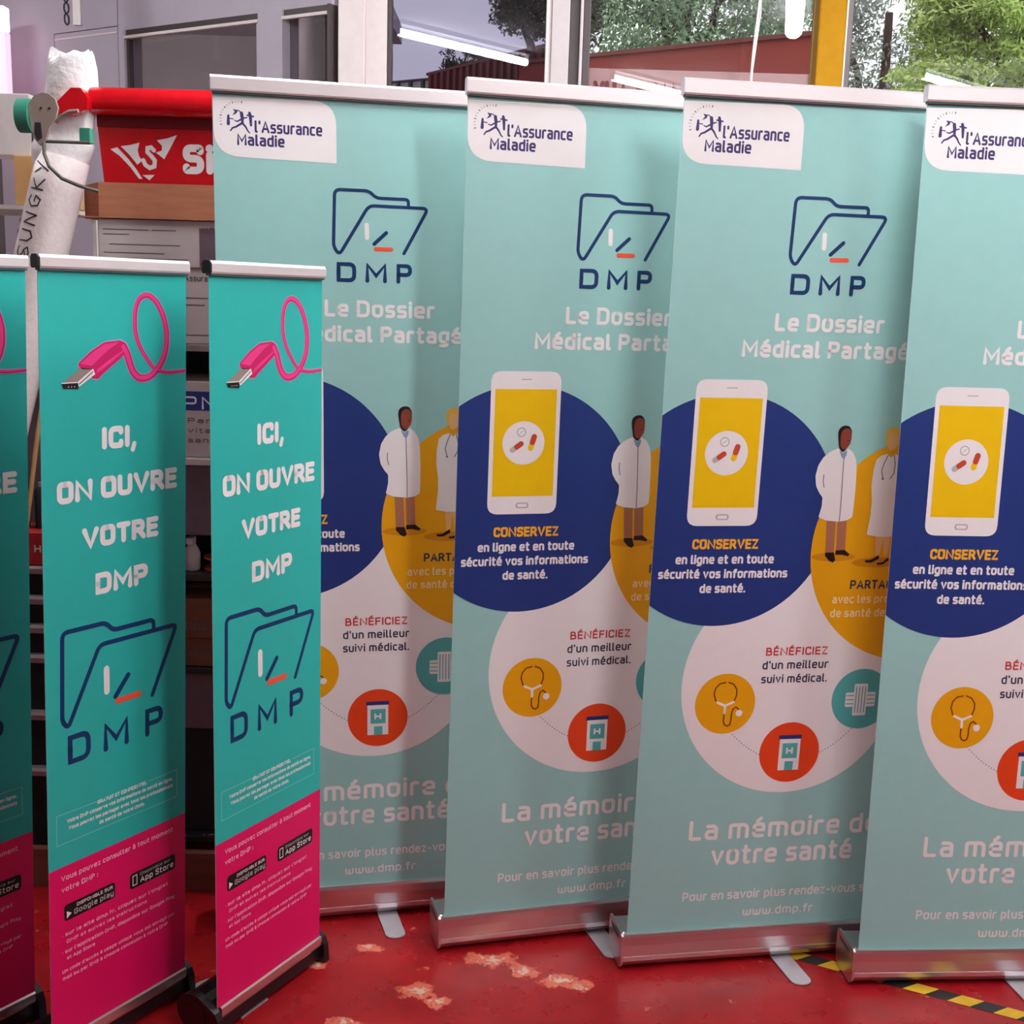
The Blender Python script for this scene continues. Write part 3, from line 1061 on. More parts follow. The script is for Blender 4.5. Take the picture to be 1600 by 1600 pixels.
def floor_material():
    m = bpy.data.materials.new('red_floor_paint')
    m.use_nodes = True
    n = m.node_tree.nodes
    l = m.node_tree.links
    b = n['Principled BSDF']
    tc = n.new('ShaderNodeTexCoord')

    def noise(scale, detail=6, rough=.6):
        q = n.new('ShaderNodeTexNoise')
        q.inputs['Scale'].default_value = scale
        q.inputs['Detail'].default_value = detail
        q.inputs['Roughness'].default_value = rough
        l.new(tc.outputs['Object'], q.inputs['Vector'])
        return q

    def ramp(src, stops):
        r = n.new('ShaderNodeValToRGB')
        e = r.color_ramp.elements
        e[0].position, e[0].color = stops[0][0], tuple(stops[0][1]) + (1,)
        e[1].position, e[1].color = stops[-1][0], tuple(stops[-1][1]) + (1,)
        for p, c_ in stops[1:-1]:
            x = e.new(p)
            x.color = tuple(c_) + (1,)
        l.new(src, r.inputs['Fac'])
        return r

    def mix(f, a, bb):
        q = n.new('ShaderNodeMix')
        q.data_type = 'RGBA'
        l.new(f, q.inputs['Factor'])
        l.new(a, q.inputs[6])
        l.new(bb, q.inputs[7])
        return q.outputs[2]

    def math_(op, a, b_):
        q = n.new('ShaderNodeMath')
        q.operation = op
        for i, s in enumerate((a, b_)):
            if isinstance(s, (int, float)):
                q.inputs[i].default_value = s
            else:
                l.new(s, q.inputs[i])
        return q.outputs[0]
    base = ramp(noise(5.0).outputs['Fac'], [(.3, lin((138, 10, 18))), (.52, lin((156, 16, 24))), (.75, lin((172, 26, 26)))])
    # worn, paler patches at fixed places on the floor
    blobs = [(-.02, 2.745, .10, .05), (.06, 2.70, .07, .045), (.15, 2.665, .07, .045), (.20, 2.64, .05, .035),
             (-.19, 2.60, .06, .05), (-.14, 2.56, .05, .04), (-.33, 2.79, .05, .03), (-.17, 2.43, .16, .05),
             (-.35, 2.47, .05, .04), (-.45, 2.70, .04, .03)]
    tot = None
    for bx, by, rx, ry in blobs:
        mp = n.new('ShaderNodeMapping')
        mp.inputs['Location'].default_value = (-bx / rx, -by / ry, 0)
        mp.inputs['Scale'].default_value = (1 / rx, 1 / ry, 0)
        l.new(tc.outputs['Object'], mp.inputs['Vector'])
        ln = n.new('ShaderNodeVectorMath')
        ln.operation = 'LENGTH'
        l.new(mp.outputs['Vector'], ln.inputs[0])
        v = math_('SUBTRACT', 1.0, ln.outputs['Value'])
        v = math_('MAXIMUM', v, 0.0)
        tot = v if tot is None else math_('MAXIMUM', tot, v)
    n1 = noise(19, 9, .74)
    edge = math_('ADD', math_('MULTIPLY', tot, .34), math_('MULTIPLY', n1.outputs['Fac'], 1.0))
    worn = ramp(edge, [(.625, (0, 0, 0)), (.655, (1, 1, 1))])
    c1 = mix(worn.outputs['Color'], base.outputs['Color'],
             ramp(noise(60).outputs['Fac'], [(.3, lin((200, 84, 62))), (.7, lin((222, 120, 96)))]).outputs['Color'])
    core = math_('ADD', math_('MULTIPLY', tot, .30), math_('MULTIPLY', noise(52, 8, .72).outputs['Fac'], 1.0))
    chip = ramp(core, [(.735, (0, 0, 0)), (.75, (1, 1, 1))])
    c2 = mix(chip.outputs['Color'], c1,
             ramp(noise(40).outputs['Fac'], [(.3, lin((214, 170, 150))), (.7, lin((226, 190, 176)))]).outputs['Color'])
    sp = ramp(noise(160, 3, .6).outputs['Fac'], [(.705, (0, 0, 0)), (.73, (.55, .55, .55))])
    c3 = mix(sp.outputs['Color'], c2,
             ramp(noise(9).outputs['Fac'], [(.2, lin((216, 90, 80))), (.8, lin((226, 130, 110)))]).outputs['Color'])
    l.new(c3, b.inputs['Base Color'])
    rr = ramp(noise(14).outputs['Fac'], [(.3, (.22, .22, .22)), (.7, (.42, .42, .42))])
    l.new(rr.outputs['Color'], b.inputs['Roughness'])
    bp = n.new('ShaderNodeBump')
    bp.inputs['Strength'].default_value = .25
    bp.inputs['Distance'].default_value = .004
    l.new(edge, bp.inputs['Height'])
    l.new(bp.outputs['Normal'], b.inputs['Normal'])
    MATS['red_floor_paint'] = m


floor_material()
CEIL = 3.06
m_ = MB()
m_.box(-4.6, 4.8, -3.2, 7.2, -.06, 0, 'red_floor_paint')
struct(m_.build('floor'))
m_ = MB()
m_.box(-4.6, 4.8, -3.2, 4.9, CEIL, CEIL + .1, 'ceiling_white')
struct(m_.build('ceiling'))
m_ = MB()
m_.box(-4.6, 4.8, -3.3, -3.2, 0, CEIL, 'wall_white')
struct(m_.build('wall_back'))
m_ = MB()
m_.box(-4.7, -4.6, -3.2, 7.2, 0, CEIL, 'wall_white')
struct(m_.build('wall_left'))
m_ = MB()
m_.box(4.8, 4.9, -3.2, 4.9, 0, CEIL, 'wall_white')
struct(m_.build('wall_right'))
YW = 4.75
SILL = .9
m_ = MB()
m_.box(-.70, 4.8, YW, YW + .12, 0, SILL, 'wall_white')
struct(m_.build('wall_front'))


def window(idx, x0, x1, glass, frames):
    root = struct(bpy.data.objects.new('window_%d' % idx, None))
    C.objects.link(root)
    root.location = ((x0 + x1) / 2, YW, SILL)
    cx = (x0 + x1) / 2
    m = MB()
    m.box(x0 - cx, x1 - cx, .030, .036, 0.0, CEIL - SILL, glass)
    m.build('window_pane', root)
    for (a, b, ya, yb, mm) in frames:
        m = MB()
        m.box(a - cx, b - cx, ya, yb, 0, CEIL - SILL, mm, bev=.003)
        m.build('window_frame', root)
    m = MB()
    m.box(x0 - cx, x1 - cx, .0, .07, 0, .05, 'frame_grey')
    m.build('window_sill', root)
    return root


m_ = MB()
m_.box(-.706, -.606, YW - .03, YW + .1, 0, CEIL, 'frame_white', bev=.004)
m_.box(-.606, -.524, YW - .012, YW + .1, 0, CEIL, 'frame_white', bev=.004)
o = struct(m_.build('trim_1'))
window(1, -.508, .074, 'tinted_glass', [(-.524, -.509, -.004, .07, 'frame_dark')])
window(2, .244, 1.090, 'clear_glass', [(.075, .095, -.02, .06, 'frame_white'), (.0955, .163, -.03, .07, 'frame_grey'),
                                       (.1635, .202, .0, .07, 'frame_dark'), (.2025, .214, -.02, .07, 'frame_grey'),
                                       (.2145, .243, .0, .07, 'frame_dark')])
m_ = MB()
m_.box(1.092, 1.195, YW - .045, YW + .08, 0, CEIL, 'yellow_paint', bev=.008)
struct(m_.build('trim_2'))
window(3, 1.232, 2.55, 'clear_glass', [(1.1965, 1.203, -.03, .07, 'frame_white'), (1.2035, 1.231, .0, .07, 'frame_dark')])
window(4, 2.62, 4.75, 'clear_glass', [(2.551, 2.619, -.03, .07, 'frame_grey')])

# frosted lettering band stuck on the middle pane, read from inside it is mirrored
mat('frosted_film', (226, 196, 200), 0.8, alpha=0.26, var=0.02)
mat('film_red', (120, 40, 50), 0.7, alpha=0.85, var=0.05)
m_ = MB()
m_.box(.246, 1.088, YW + .0375, YW + .039, 2.20, 2.508, 'frosted_film')
film = tag(m_.build('window_film'), 'frosted film band across the middle pane beside the yellow column', 'window film')
ink = Ink(lambda u, v, off: (u, YW + .0372 - off * .5, v))
text(ink, 'PANNEAUX', .262, .640, 2.355, .108, .017, 'film_red', mirror=True)
text(ink, 'ENSEIGNES', .735, 1.078, 2.340, .108, .017, 'film_red', mirror=True)
ink.finish('mirrored_lettering', film)

# glazed partition running back to the left from the white column
root = struct(bpy.data.objects.new('wall_partition', None))
C.objects.link(root)
root.location = (-.713, YW, 0)
root.rotation_euler = (0, 0, PI - math.atan2(.515, .857))


# local +x runs away along the partition, local +y points to the room side after mirroring below
def pbox(name, a, b, y0, y1, z0, z1, mm, bev=0.0):
    m = MB()
    m.box(a, b, -y1, -y0, z0, z1, mm, bev=bev)
    return m.build(name, root)


# room side is local +y (rotated 180 degrees minus angle) -> use negative y0..y1 for the far side
pbox('header_panel', 0, 1.165, -.03, .05, 2.697, CEIL, 'partition_grey')
pbox('header_panel', 1.170, 3.2, -.03, .05, 2.72, CEIL, 'partition_grey')
pbox('mullion', .235, .36, -.045, .05, 0, 2.697, 'partition_grey')
pbox('mullion', 0, .012, -.045, .05, 0, 2.697, 'frame_dark')
pbox('mullion', 1.115, 1.150, -.045, .05, 0, 2.697, 'partition_grey')
pbox('mullion', 1.152, 1.168, -.03, .05, 0, 2.697, 'frame_dark')
pbox('panel', 1.170, 1.575, -.030, .05, 0, 2.716, 'partition_grey')
pbox('panel', 1.580, 1.98, -.03, .05, 0, 2.72, 'partition_grey')
pbox('lower_panel', .012, 1.115, -.03, .05, 0, 1.2, 'partition_grey')
for a, b in ((.012, .235), (.36, 1.115)):
    pbox('glazing_bead', a, b, -.034, -.02, 2.672, 2.697, 'frame_dark')
    pbox('glazing_bead', a, b, -.048, -.03, 2.660, 2.6715, 'frame_white')
    pbox('glass_pane', a, b, .0, .006, 1.2, 2.672, 'grey_glass')
pbox('glazing_bead', 1.1705, 1.574, -.033, -.0305, 2.690, 2.697, 'frame_white')
pbox('glazing_bead', .363, .378, -.034, -.01, 1.2, 2.66, 'partition_grey')
pbox('glazing_bead', 1.100, 1.114, -.034, -.01, 1.2, 2.66, 'frame_dark')

# the room beyond the partition
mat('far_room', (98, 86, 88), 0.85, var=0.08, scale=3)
m_ = MB()
m_.box(-4.6, -1.3, 7.2, 7.3, 0, CEIL, 'far_room')
struct(m_.build('wall_far'))
m_ = MB()
m_.mesh([(-.72, 4.88, 0), (-1.30, 7.2, 0), (-1.36, 7.2, 0), (-.78, 4.88, 0), (-.72, 4.88, CEIL), (-1.30, 7.2, CEIL),
         (-1.36, 7.2, CEIL), (-.78, 4.88, CEIL)],
        [(0, 1, 5, 4), (1, 2, 6, 5), (2, 3, 7, 6), (3, 0, 4, 7), (4, 5, 6, 7), (3, 2, 1, 0)], 'far_room')
struct(recalc(m_.build('wall_side')))
m_ = MB()
m_.box(-4.6, -.72, 4.91, 7.3, CEIL, CEIL + .1, 'ceiling_white')
struct(m_.build('trim_3'))

# lit pink and white sign at the left edge
mat('lit_white', (255, 255, 255), .5, emit=(255, 255, 255), strength=1.5)
mat('lit_pink', (255, 200, 226), .5, emit=(255, 196, 224), strength=1.0)
sg = thing('lit_sign', 'glowing white and pink light panel at the left edge behind the shelves', 'sign', (-2.475, 5.36, 2.45))
m_ = MB()
m_.box(-.25, .25, 0, .06, .245, .345, 'lit_white', bev=.005)
m_.build('upper_panel', sg)
m_ = MB()
m_.box(-.25, .25, 0, .06, -.05, .242, 'lit_pink', bev=.005)
m_.build('lower_panel', sg)
m_ = MB()
m_.box(-.03, .03, .02, .05, .345, CEIL - 2.45, 'frame_grey')
m_.build('hanger', sg)

# ------------------------------------------------------------------ fluorescent tubes
mat('tube_glow', (255, 255, 255), .5, emit=(246, 252, 251), strength=TUBE_POWER)
mat('fixture_white', (96, 94, 96), .5)


def ceiling_lamp(label, a, b, r=.020):
    a, b = Vector(a), Vector(b)
    mid = (a + b) / 2
    ang = math.atan2(b.y - a.y, b.x - a.x)
    L = (b - a).length
    t = thing('ceiling_lamp', label, 'lamp', (mid.x, mid.y, CEIL), ang, 'fluorescent tubes on the ceiling')
    m = MB()
    m.box(-L / 2, L / 2, -.03, .03, -.022, -.001, 'fixture_white', bev=.003)
    m.build('fixture', t)
    m = MB()
    zz = 3.0 - CEIL
    n = 4
    xs = [-L / 2 + .012, -L / 2 + .02, L / 2 - .02, L / 2 - .012]
    m.tube([(x, 0, zz) for x in xs], [r * .7, r, r, r * .7], 'tube_glow', 16)
    m.build('tube', t, smooth=True)
    for s in (-1, 1):
        m = MB()
        m.box(s * (L / 2 - .006) - .006, s * (L / 2 - .006) + .006, -.015, .015, zz - .012, -.02, 'fixture_white')
        m.build('lamp_holder', t)
    return t


LL = 'fluorescent tube lamp reflected in the '
ceiling_lamp(LL + 'tinted pane', (-.685, 2.902, 3), (.016, 2.143, 3))
ceiling_lamp(LL + 'middle pane, slanting to the third tall banner', (.543, 1.751, 3), (1.49, .737, 3))
ceiling_lamp(LL + 'right pane above the far right banner', (2.366, 2.109, 3), (3.317, 1.216, 3))
ceiling_lamp(LL + 'middle pane pointing down by the yellow column', (1.354, 3.19, 3), (1.16, 4.1, 3), r=.042)
ceiling_lamp('added unseen tube lamp brightening the partition and shelves at left', (-2.75, 3.75, 3), (-2.15, 3.1, 3))  # added lamp, brightens the partition and the packing roll
ceiling_lamp('added unseen tube lamp far right of the camera, lighting the banners', (1.95, .25, 3), (2.85, -.70, 3))  # added out of view, continues the row and lights from the right
ceiling_lamp('added unseen tube lamp lighting the side room behind the glazed partition', (-2.4, 6.25, 3), (-1.55, 5.75, 3))  # added behind the header so the side room is lit

# ------------------------------------------------------------------ hazard tape
mat('tape_black', (38, 34, 30), .5, var=.2)
mat('tape_yellow', (216, 170, 44), .5, var=.12)
ta = thing('hazard_tape', 'worn yellow and black hazard tape running diagonally on the red floor', 'tape', (.40, 2.985, 0),
           math.atan2(-.2915, .5915))
m_ = MB()
L = 1.35
m_.box(0, L, -.021, .021, .0002, .0008, 'tape_black')
m_.build('tape_backing', ta)
i = 0
xx = .045
while xx < L - .1:
    m_ = MB()
    m_.mesh([(xx, -.021, .0011), (xx + .052, -.021, .0011), (xx + .082, .021, .0011), (xx + .030, .021, .0011)],
            [(0, 1, 2, 3)], 'tape_yellow')
    m_.build('yellow_stripe', ta)
    xx += .104

# ------------------------------------------------------------------ shelving and clutter at the left
mat('shelf_black', (30, 26, 28), .5, var=.1)
mat('shelf_grey', (150, 138, 140), .45, metal=.3, var=.08)
mat('shelf_white', (206, 196, 192), .5, var=.05)
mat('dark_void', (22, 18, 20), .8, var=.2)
mat('cardboard', (176, 112, 82), .85, var=.10, scale=14, stretch=(1, 1, 6))
mat('cardboard_dark', (110, 66, 44), .85, var=.12, scale=14)
mat('cardboard_tan', (196, 152, 98), .85, var=.10, scale=14)
mat('box_white', (196, 184, 184), .7, var=.06, scale=10)
mat('box_mauve', (104, 86, 96), .7, var=.08)
mat('box_blue', (36, 52, 130), .6, var=.05)
mat('print_dark', (92, 80, 86), .7)
mat('red_plastic', (206, 16, 28), .16, spec=.6, var=.05)
mat('shaded_red_plastic', (120, 10, 24), .35, var=.05)  # red darkened to carry the shadow under the roller
mat('red_box', (150, 20, 26), .5, var=.05)
mat('plastic_wrap', (252, 246, 248), .35, var=.03, scale=22, bump=.8)
mat('foam_tube', (236, 220, 220), .5, var=.05, scale=90, bump=.15)
mat('tool_green', (56, 138, 116), .45, var=.08)
mat('tool_grey', (168, 152, 142), .5, metal=.3, var=.08)
mat('cable_grey', (90, 88, 82), .5)
mat('orange_plastic', (196, 84, 40), .5, var=.1)
mat('wood_board', (112, 62, 48), .6, var=.15, scale=6, stretch=(1, 8, 8))
mat('marker_black', (44, 40, 50), .6)
mat('green_glass', (70, 96, 80), .2, var=.1)
mat('clear_plastic', (206, 204, 196), .3, var=.1, bump=.4)
mat('panel_grey', (212, 204, 204), .6, var=.04)

sh = thing('shelf_unit', 'black shelving unit packed with boxes behind the small banners', 'shelving', (-.870, 3.27, 0))
for sx in (-.269, .270):
    for sy in (-.15, .15):
        m_ = MB()
        m_.box(sx - .015, sx + .015, sy - .015, sy + .015, 0, 1.68, 'shelf_black')
        m_.build('upright', sh)
for z, mm in ((.115, 'shelf_black'), (.605, 'shelf_black'), (.866, 'shelf_black'), (1.180, 'shelf_white'), (1.478, 'shelf_grey')):
    m_ = MB()
    m_.box(-.2535, .2545, -.162, .162, z, z + .018, mm, bev=.002)
    m_.build('shelf', sh)
m_ = MB()
m_.box(-.27, .27, .166, .180, 0, 1.70, 'dark_void')
m_.build('dark_backing', sh)  # near-black board added so the gaps between boxes go dark
m_ = MB()
m_.box(-.70, .27, -.222, -.197, 0.0, .112, 'wood_board', bev=.002)
m_.build('plinth_board', sh)


def carton(label, x0, x1, y0, y1, z0, z1, mm, name='cardboard_box', cat='box', flap=True, seam='print_dark'):
    t = thing(name, label, cat, ((x0 + x1) / 2, (y0 + y1) / 2, z0))
    cx, cy = (x0 + x1) / 2, (y0 + y1) / 2
    m = MB()
    m.box(x0 - cx, x1 - cx, y0 - cy, y1 - cy, 0, z1 - z0, mm, bev=.003)
    m.build('box_body', t)
    if flap:
        m = MB()
        m.box(x0 - cx + .006, x1 - cx - .006, -.022, .022, z1 - z0 + .0002, z1 - z0 + .0008, 'cardboard_tan')
        m.build('sealing_tape', t)
    return t


def box_ink(t, y, dx, dz):
    """ink on the front face of a thing whose origin is its bottom centre"""
    return Ink(lambda u, v, off: (u + dx, y - .0004 - off, v + dz))


YF = 3.115
b = carton('grey white carton with printed lines under the brown cardboard tray', -1.078, -.62, YF, 3.44, 1.69, 1.808,
           'box_white')
k = box_ink(b, -(3.44 - YF) / 2, 0, 0)
for i, (a, c_, z) in enumerate([(-.215, -.10, .092), (-.215, -.15, .080), (-.20, -.02, .055), (-.215, -.06, .034),
                                (-.215, .0, .020), (-.09, -.03, .092)]):
    k.stroke([(a, z), (c_, z)], .0022, 'print_dark')
k.rect(.030, .226, .004, .100, 'box_mauve')
text(k, 'ALT 20/50', .035, .125, .086, .016, .0028, 'print_dark')
k.finish('printed_marks', b)
b = carton('dull pink carton with a dark line of print below the grey white carton', -1.04, -.62, YF + .005, 3.42, 1.4965,
           1.6895, 'box_white', flap=False)
k = box_ink(b, -(3.42 - YF - .005) / 2, 0, 0)
text(k, 'Assurance', -.03, .06, .160, .016, .003, 'print_dark')
k.stroke([(-.2, .118), (.2, .118)], .0025, 'print_dark')
k.stroke([(-.2, .023), (.2, .023)], .003, 'box_mauve')
k.stroke([(-.03, .10), (.02, .10)], .003, 'box_mauve')
k.finish('printed_marks', b)
b = carton('white carton with a blue band and small print on the middle shelf', -1.02, -.62, YF + .01, 3.40, 1.1985, 1.400,
           'box_white')
k = box_ink(b, -(3.40 - YF - .01) / 2, 0, 0)
k.rect(-.199, .199, .125, .175, 'box_blue')
k.base = .0003
text(k, 'PM', -.05, .045, .128, .034, .005, 'white_ink')
for i, s in enumerate(('Paris', 'vitale', 'sante')):
    text(k, s, -.04, .05, .092 - i * .026, .013, .0022, 'print_dark')
k.finish('printed_marks', b)
carton('dark mauve drawer box on the lower shelf behind the banners', -1.06, -.62, YF + .01, 3.42, .988, 1.178, 'box_mauve',
       name='storage_box', flap=False)
b = carton('brown cardboard carton with black figures, upper one of the lower pair', -1.02, -.62, YF, 3.42, .705, .815,
           'cardboard_dark')
k = box_ink(b, -(3.42 - YF) / 2, 0, 0)
text(k, '100 SC', -.06, .06, .022, .026, .005, 'print_dark')
k.finish('printed_marks', b)
b = carton('brown cardboard carton under the one with black figures', -1.02, -.62, YF + .004, 3.42, .6245, .704,
           'cardboard_dark', flap=False)
k = box_ink(b, -(3.42 - YF - .004) / 2, 0, 0)
text(k, 'ate.', -.05, .0, .030, .016, .003, 'print_dark')
k.finish('printed_marks', b)
carton('dark violet box in the lowest compartment between the small banners', -1.0, -.62, YF + .02, 3.42, .44, .60, 'box_mauve',
       name='storage_box', flap=False)
carton('black crate at the bottom of the shelving unit', -1.05, -.62, YF + .03, 3.42, .1335, .438, 'dark_void',
       name='storage_crate', cat='crate', flap=False)

# orange reel and white clamp on the shelf at 0.884
t = thing('cable_reel', 'small orange reel lying on the shelf between the small banners', 'reel', (-.795, 3.19, .8845))
m_ = MB()
for s in (0, 1):
    m_.prism([(.045 * math.cos(a * PI / 12), .045 * math.sin(a * PI / 12)) for a in range(24)], s * .030, s * .030 + .006,
             'orange_plastic', axis='z')
m_.build('reel_flange', t)
m_ = MB()
m_.prism([(.028 * math.cos(a * PI / 12), .028 * math.sin(a * PI / 12)) for a in range(24)], .006, .030, 'orange_plastic',
         axis='z')
m_.build('reel_core', t)
t = thing('spray_bottle', 'white spray bottle beside the orange reel', 'bottle', (-.868, 3.17, .8845))
m_ = MB()
m_.tube([(0, 0, 0), (0, 0, .004), (0, 0, .045), (0, 0, .060), (0, 0, .072)], [.020, .022, .022, .016, .009],
        'panel_grey', 16)
m_.build('bottle_body', t, smooth=True)
m_ = MB()
m_.box(-.010, .010, -.024, .008, .072, .092, 'panel_grey', bev=.003)
m_.build('spray_head', t)
t = thing('paper_scraps', 'pale paper scraps on the bottom crate behind the banners', 'paper')
t['kind'] = 'stuff'
bpy.data.objects.remove(t)
random.seed(4)
m_ = MB()
for i in range(26):
    x, y = random.uniform(-1.38, -.64), random.uniform(3.092, 3.11)
    s = random.uniform(.006, .018)
    a = random.uniform(0, 6)
    m_.mesh([(x + s * math.cos(a + q * 1.57), y + .004 * math.sin(q), .134 + abs(s * math.sin(a + q * 1.57)) * .7)
             for q in range(4)], [(0, 1, 2, 3)], random.choice(['box_white', 'shelf_grey', 'panel_grey']))
o = tag(m_.build('paper_scraps'), 'pale paper scraps lying along the bottom shelf edge', 'paper')
o['kind'] = 'stuff'

# slatted grey rails on the left half of the unit
t = thing('slatted_tray_rack', 'grey metal rack of horizontal slats between left edge and middle small banner', 'rack',
          (-1.40, 3.105, .0))
m_ = MB()
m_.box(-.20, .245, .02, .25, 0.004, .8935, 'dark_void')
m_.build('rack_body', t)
m_ = MB()
m_.box(-.30, .25, .255, .27, 0, 1.70, 'box_mauve')
m_.build('rack_back', t)
for z in (.886, .802, .722, .638, .475, .313):
    m_ = MB()
    zz = z
    m_.prism([(0, zz - .013), (-.008, zz - .010), (-.010, zz + .004), (-.004, zz + .011), (.019, zz + .011),
              (.019, zz - .013)], -.20, .245, 'shelf_grey')
    m_.build('slat', t)
t = carton('small red box with a white letter above the grey slats', -1.34, -1.20, 3.10, 3.24, .8985, .988, 'red_box',
           name='tool_box', flap=False)
k = box_ink(t, -.07, 0, 0)
text(k, 'H', .0, .018, .036, .020, .004, 'box_white')
k.finish('box_lettering', t)
random.seed(9)
for i in range(3):
    x = -1.325 + i * .052
    z = .989
    h = (.155, .10, .06)[i]
    t = thing('spray_can', ('tallest dark can on the small red box', 'middle sized dark can on the small red box',
                            'shortest dark can on the small red box, at its right end')[i], 'can',
              (x, 3.17, z), 0, 'dark cans on the red box')
    m_ = MB()
    m_.tube([(0, 0, 0), (0, 0, h), (0, 0, h + .012)], [.018, .018, .010], 'dark_void', 12)
    m_.build('can_body', t, smooth=True)
    m_ = MB()
    m_.tube([(0, 0, h + .012), (0, 0, h + .024)], .007, 'shelf_grey', 10)
    m_.build('can_cap', t)

# wooden stick leaning
m_ = MB()
m_.tube([(-1.175, 3.075, 1.60), (-1.24, 3.07, 1.23), (-1.34, 3.065, .60), (-1.44, 3.05, .003)], .006, 'cardboard_tan', 8)
tag(m_.build('wooden_stick'), 'thin pale wooden stick leaning in front of the shelving', 'stick')

# cardboard tray
t = thing('cardboard_tray', 'open brown cardboard tray holding the red bin', 'tray', (-.86, 3.27, 1.8095))
m_ = MB()
m_.box(-.21, .24, -.165, -.161, 0, .087, 'cardboard')
m_.build('front_wall', t)
m_ = MB()
m_.mesh([(-.210, -.1635, 0), (-.210, -.1635, .087), (-.262, -.118, .081), (-.262, -.118, -.002),
         (-.206, -.1605, 0), (-.206, -.1605, .087), (-.258, -.115, .081), (-.258, -.115, -.002)],
        [(0, 1, 2, 3), (7, 6, 5, 4), (1, 5, 6, 2), (0, 3, 7, 4), (2, 6, 7, 3), (0, 4, 5, 1)], 'cardboard')
m_.build('corner_flap', t)
m_ = MB()
m_.box(-.262, .24, .15, .154, 0, .087, 'cardboard')
m_.build('rear_wall', t)
m_ = MB()
m_.box(-.262, -.258, -.118, .15, 0, .081, 'cardboard_dark')
m_.build('side_wall', t)
m_ = MB()
m_.box(-.258, .24, -.16, .15, 0, .003, 'cardboard')
m_.build('tray_floor', t)

# red bin with roller top
t = thing('red_bin', 'glossy red roller-topped bin with a white sail and S emblem', 'bin', (-.845, 3.212, 1.8130))
m_ = MB()
FY = -.075
pr = [(-.205, .02), (.23, .02), (.23, .255), (-.245, .255)]
vs = [(-.212, FY, 0), (.24, FY, 0), (.24, FY, .258), (-.236, FY, .258), (-.212, .11, 0), (.24, .11, 0), (.24, .11, .258),
      (-.236, .11, .258)]
m_.mesh(vs, [(0, 1, 2, 3), (4, 7, 6, 5), (0, 3, 7, 4), (1, 5, 6, 2), (0, 4, 5, 1), (3, 2, 6, 7)], 'red_plastic')
body = recalc(m_.build('bin_body', t))
m_ = MB()
m_.prism([(-.100 + .0 * q, 0) for q in range(0)] or
         [(FY - .030 + .034 * math.cos(a * PI / 14), .280 + .033 * math.sin(a * PI / 14)) for a in range(28)],
         -.232, .24, 'red_plastic')
roll = m_.build('roller', t, smooth=True)
m_ = MB()
hexa = [(x_, z_ - .022) for x_, z_ in ((-.312, .262), (-.308, .278), (-.285, .300), (-.262, .322), (-.238, .322),
                                      (-.222, .300), (-.224, .272), (-.262, .258))]
m_.prism(hexa, FY - .096, FY - .064, 'red_plastic', axis='y')
recalc(m_.build('end_flange', t))
m_ = MB()
m_.box(-.232, .24, FY - .006, FY + .02, .222, .262, 'shaded_red_plastic')
m_.build('shaded_lip', t)  # lip coloured dark for the roller's shadow


def bx(px, py):
    """emblem artwork measured on the bin face, metres"""
    u = -.252 + (px - 200) * .000296
    v = .097 + (895 - py) * .000289
    return u, v


k = Ink(lambda u, v, off: (u, FY - .0006 - off, v))
k.poly([bx(370, 650), bx(430, 632), bx(520, 725), bx(590, 815), bx(640, 895), bx(610, 895), bx(540, 800), bx(450, 705)],
       'white_ink')
k.poly([bx(460, 622), bx(540, 610), bx(622, 588), bx(605, 650), bx(615, 700), bx(640, 740), bx(600, 775), bx(530, 690)],
       'white_ink')
k.poly([bx(770, 563), bx(860, 545), bx(945, 515), bx(900, 600), bx(832, 722), bx(790, 690), bx(760, 668),
        bx(812, 650), bx(815, 610)], 'white_ink')
k.stroke([bx(745, 650), bx(720, 625), bx(690, 632), bx(688, 665), bx(722, 700), bx(750, 735), bx(745, 785),
          bx(705, 800), bx(668, 775), bx(650, 735)], .0105, 'white_ink')
k.poly([bx(640, 862), bx(745, 858), bx(700, 905)], 'white_ink')
text(k, 'Sign', bx(990, 0)[0], bx(1640, 0)[0], bx(0, 842)[1], .073, .0185, 'white_ink')
k.finish('emblem', body)

# green and grey dispenser tool
t = thing('tape_dispenser', 'green and grey hand dispenser beside the red bin', 'tool', (-1.128, 2.90, 1.936))
t.scale = (1.08, 1.08, 1.08)
m_ = MB()
pl = [(.022, .128), (.036, .118), (.042, .100), (.036, .078), (.022, .060), (.012, .030), (.0, .020), (-.012, .034),
      (-.016, .062), (-.022, .085), (-.020, .108), (-.008, .124), (.008, .130)]
m_.prism(pl, -.012, -.004, 'tool_grey', axis='y')
pf = recalc(m_.build('face_plate', t))
for sx, sz in ((.006, .098), (.024, .098)):
    m_ = MB()
    m_.prism([(sx + .0025 * math.cos(q * PI / 4), sz + .0025 * math.sin(q * PI / 4)) for q in range(8)], -.0135, -.0121,
             'marker_black', axis='y')
    m_.build('screw', pf)
m_ = MB()
m_.prism([(-.008, .068), (.004, .068), (.006, .036), (-.004, .030), (-.009, .044)], -.0135, -.0121, 'marker_black', axis='y')
m_.build('slot', pf)
m_ = MB()
m_.tube([(-.022, .012, .084), (-.050, .012, .084)], .036, 'tool_green', 24)
m_.build('green_drum', t, smooth=True)
m_ = MB()
m_.tube([(.004, -.004, .030), (.105, .0, .030)], .0035, 'cable_grey', 8)
m_.build('guide_bar', t, smooth=True)
m_ = MB()
m_.tube([(.040, -.02, .068), (.055, -.025, .082), (.072, -.028, .090), (.092, -.03, .092)], .0042, 'tool_grey', 8)
m_.build('bent_rod', t, smooth=True)
m_ = MB()
m_.box(.080, .104, .004, .030, .030, .062, 'tool_green', bev=.002)
m_.build('green_block', t)
m_ = MB()
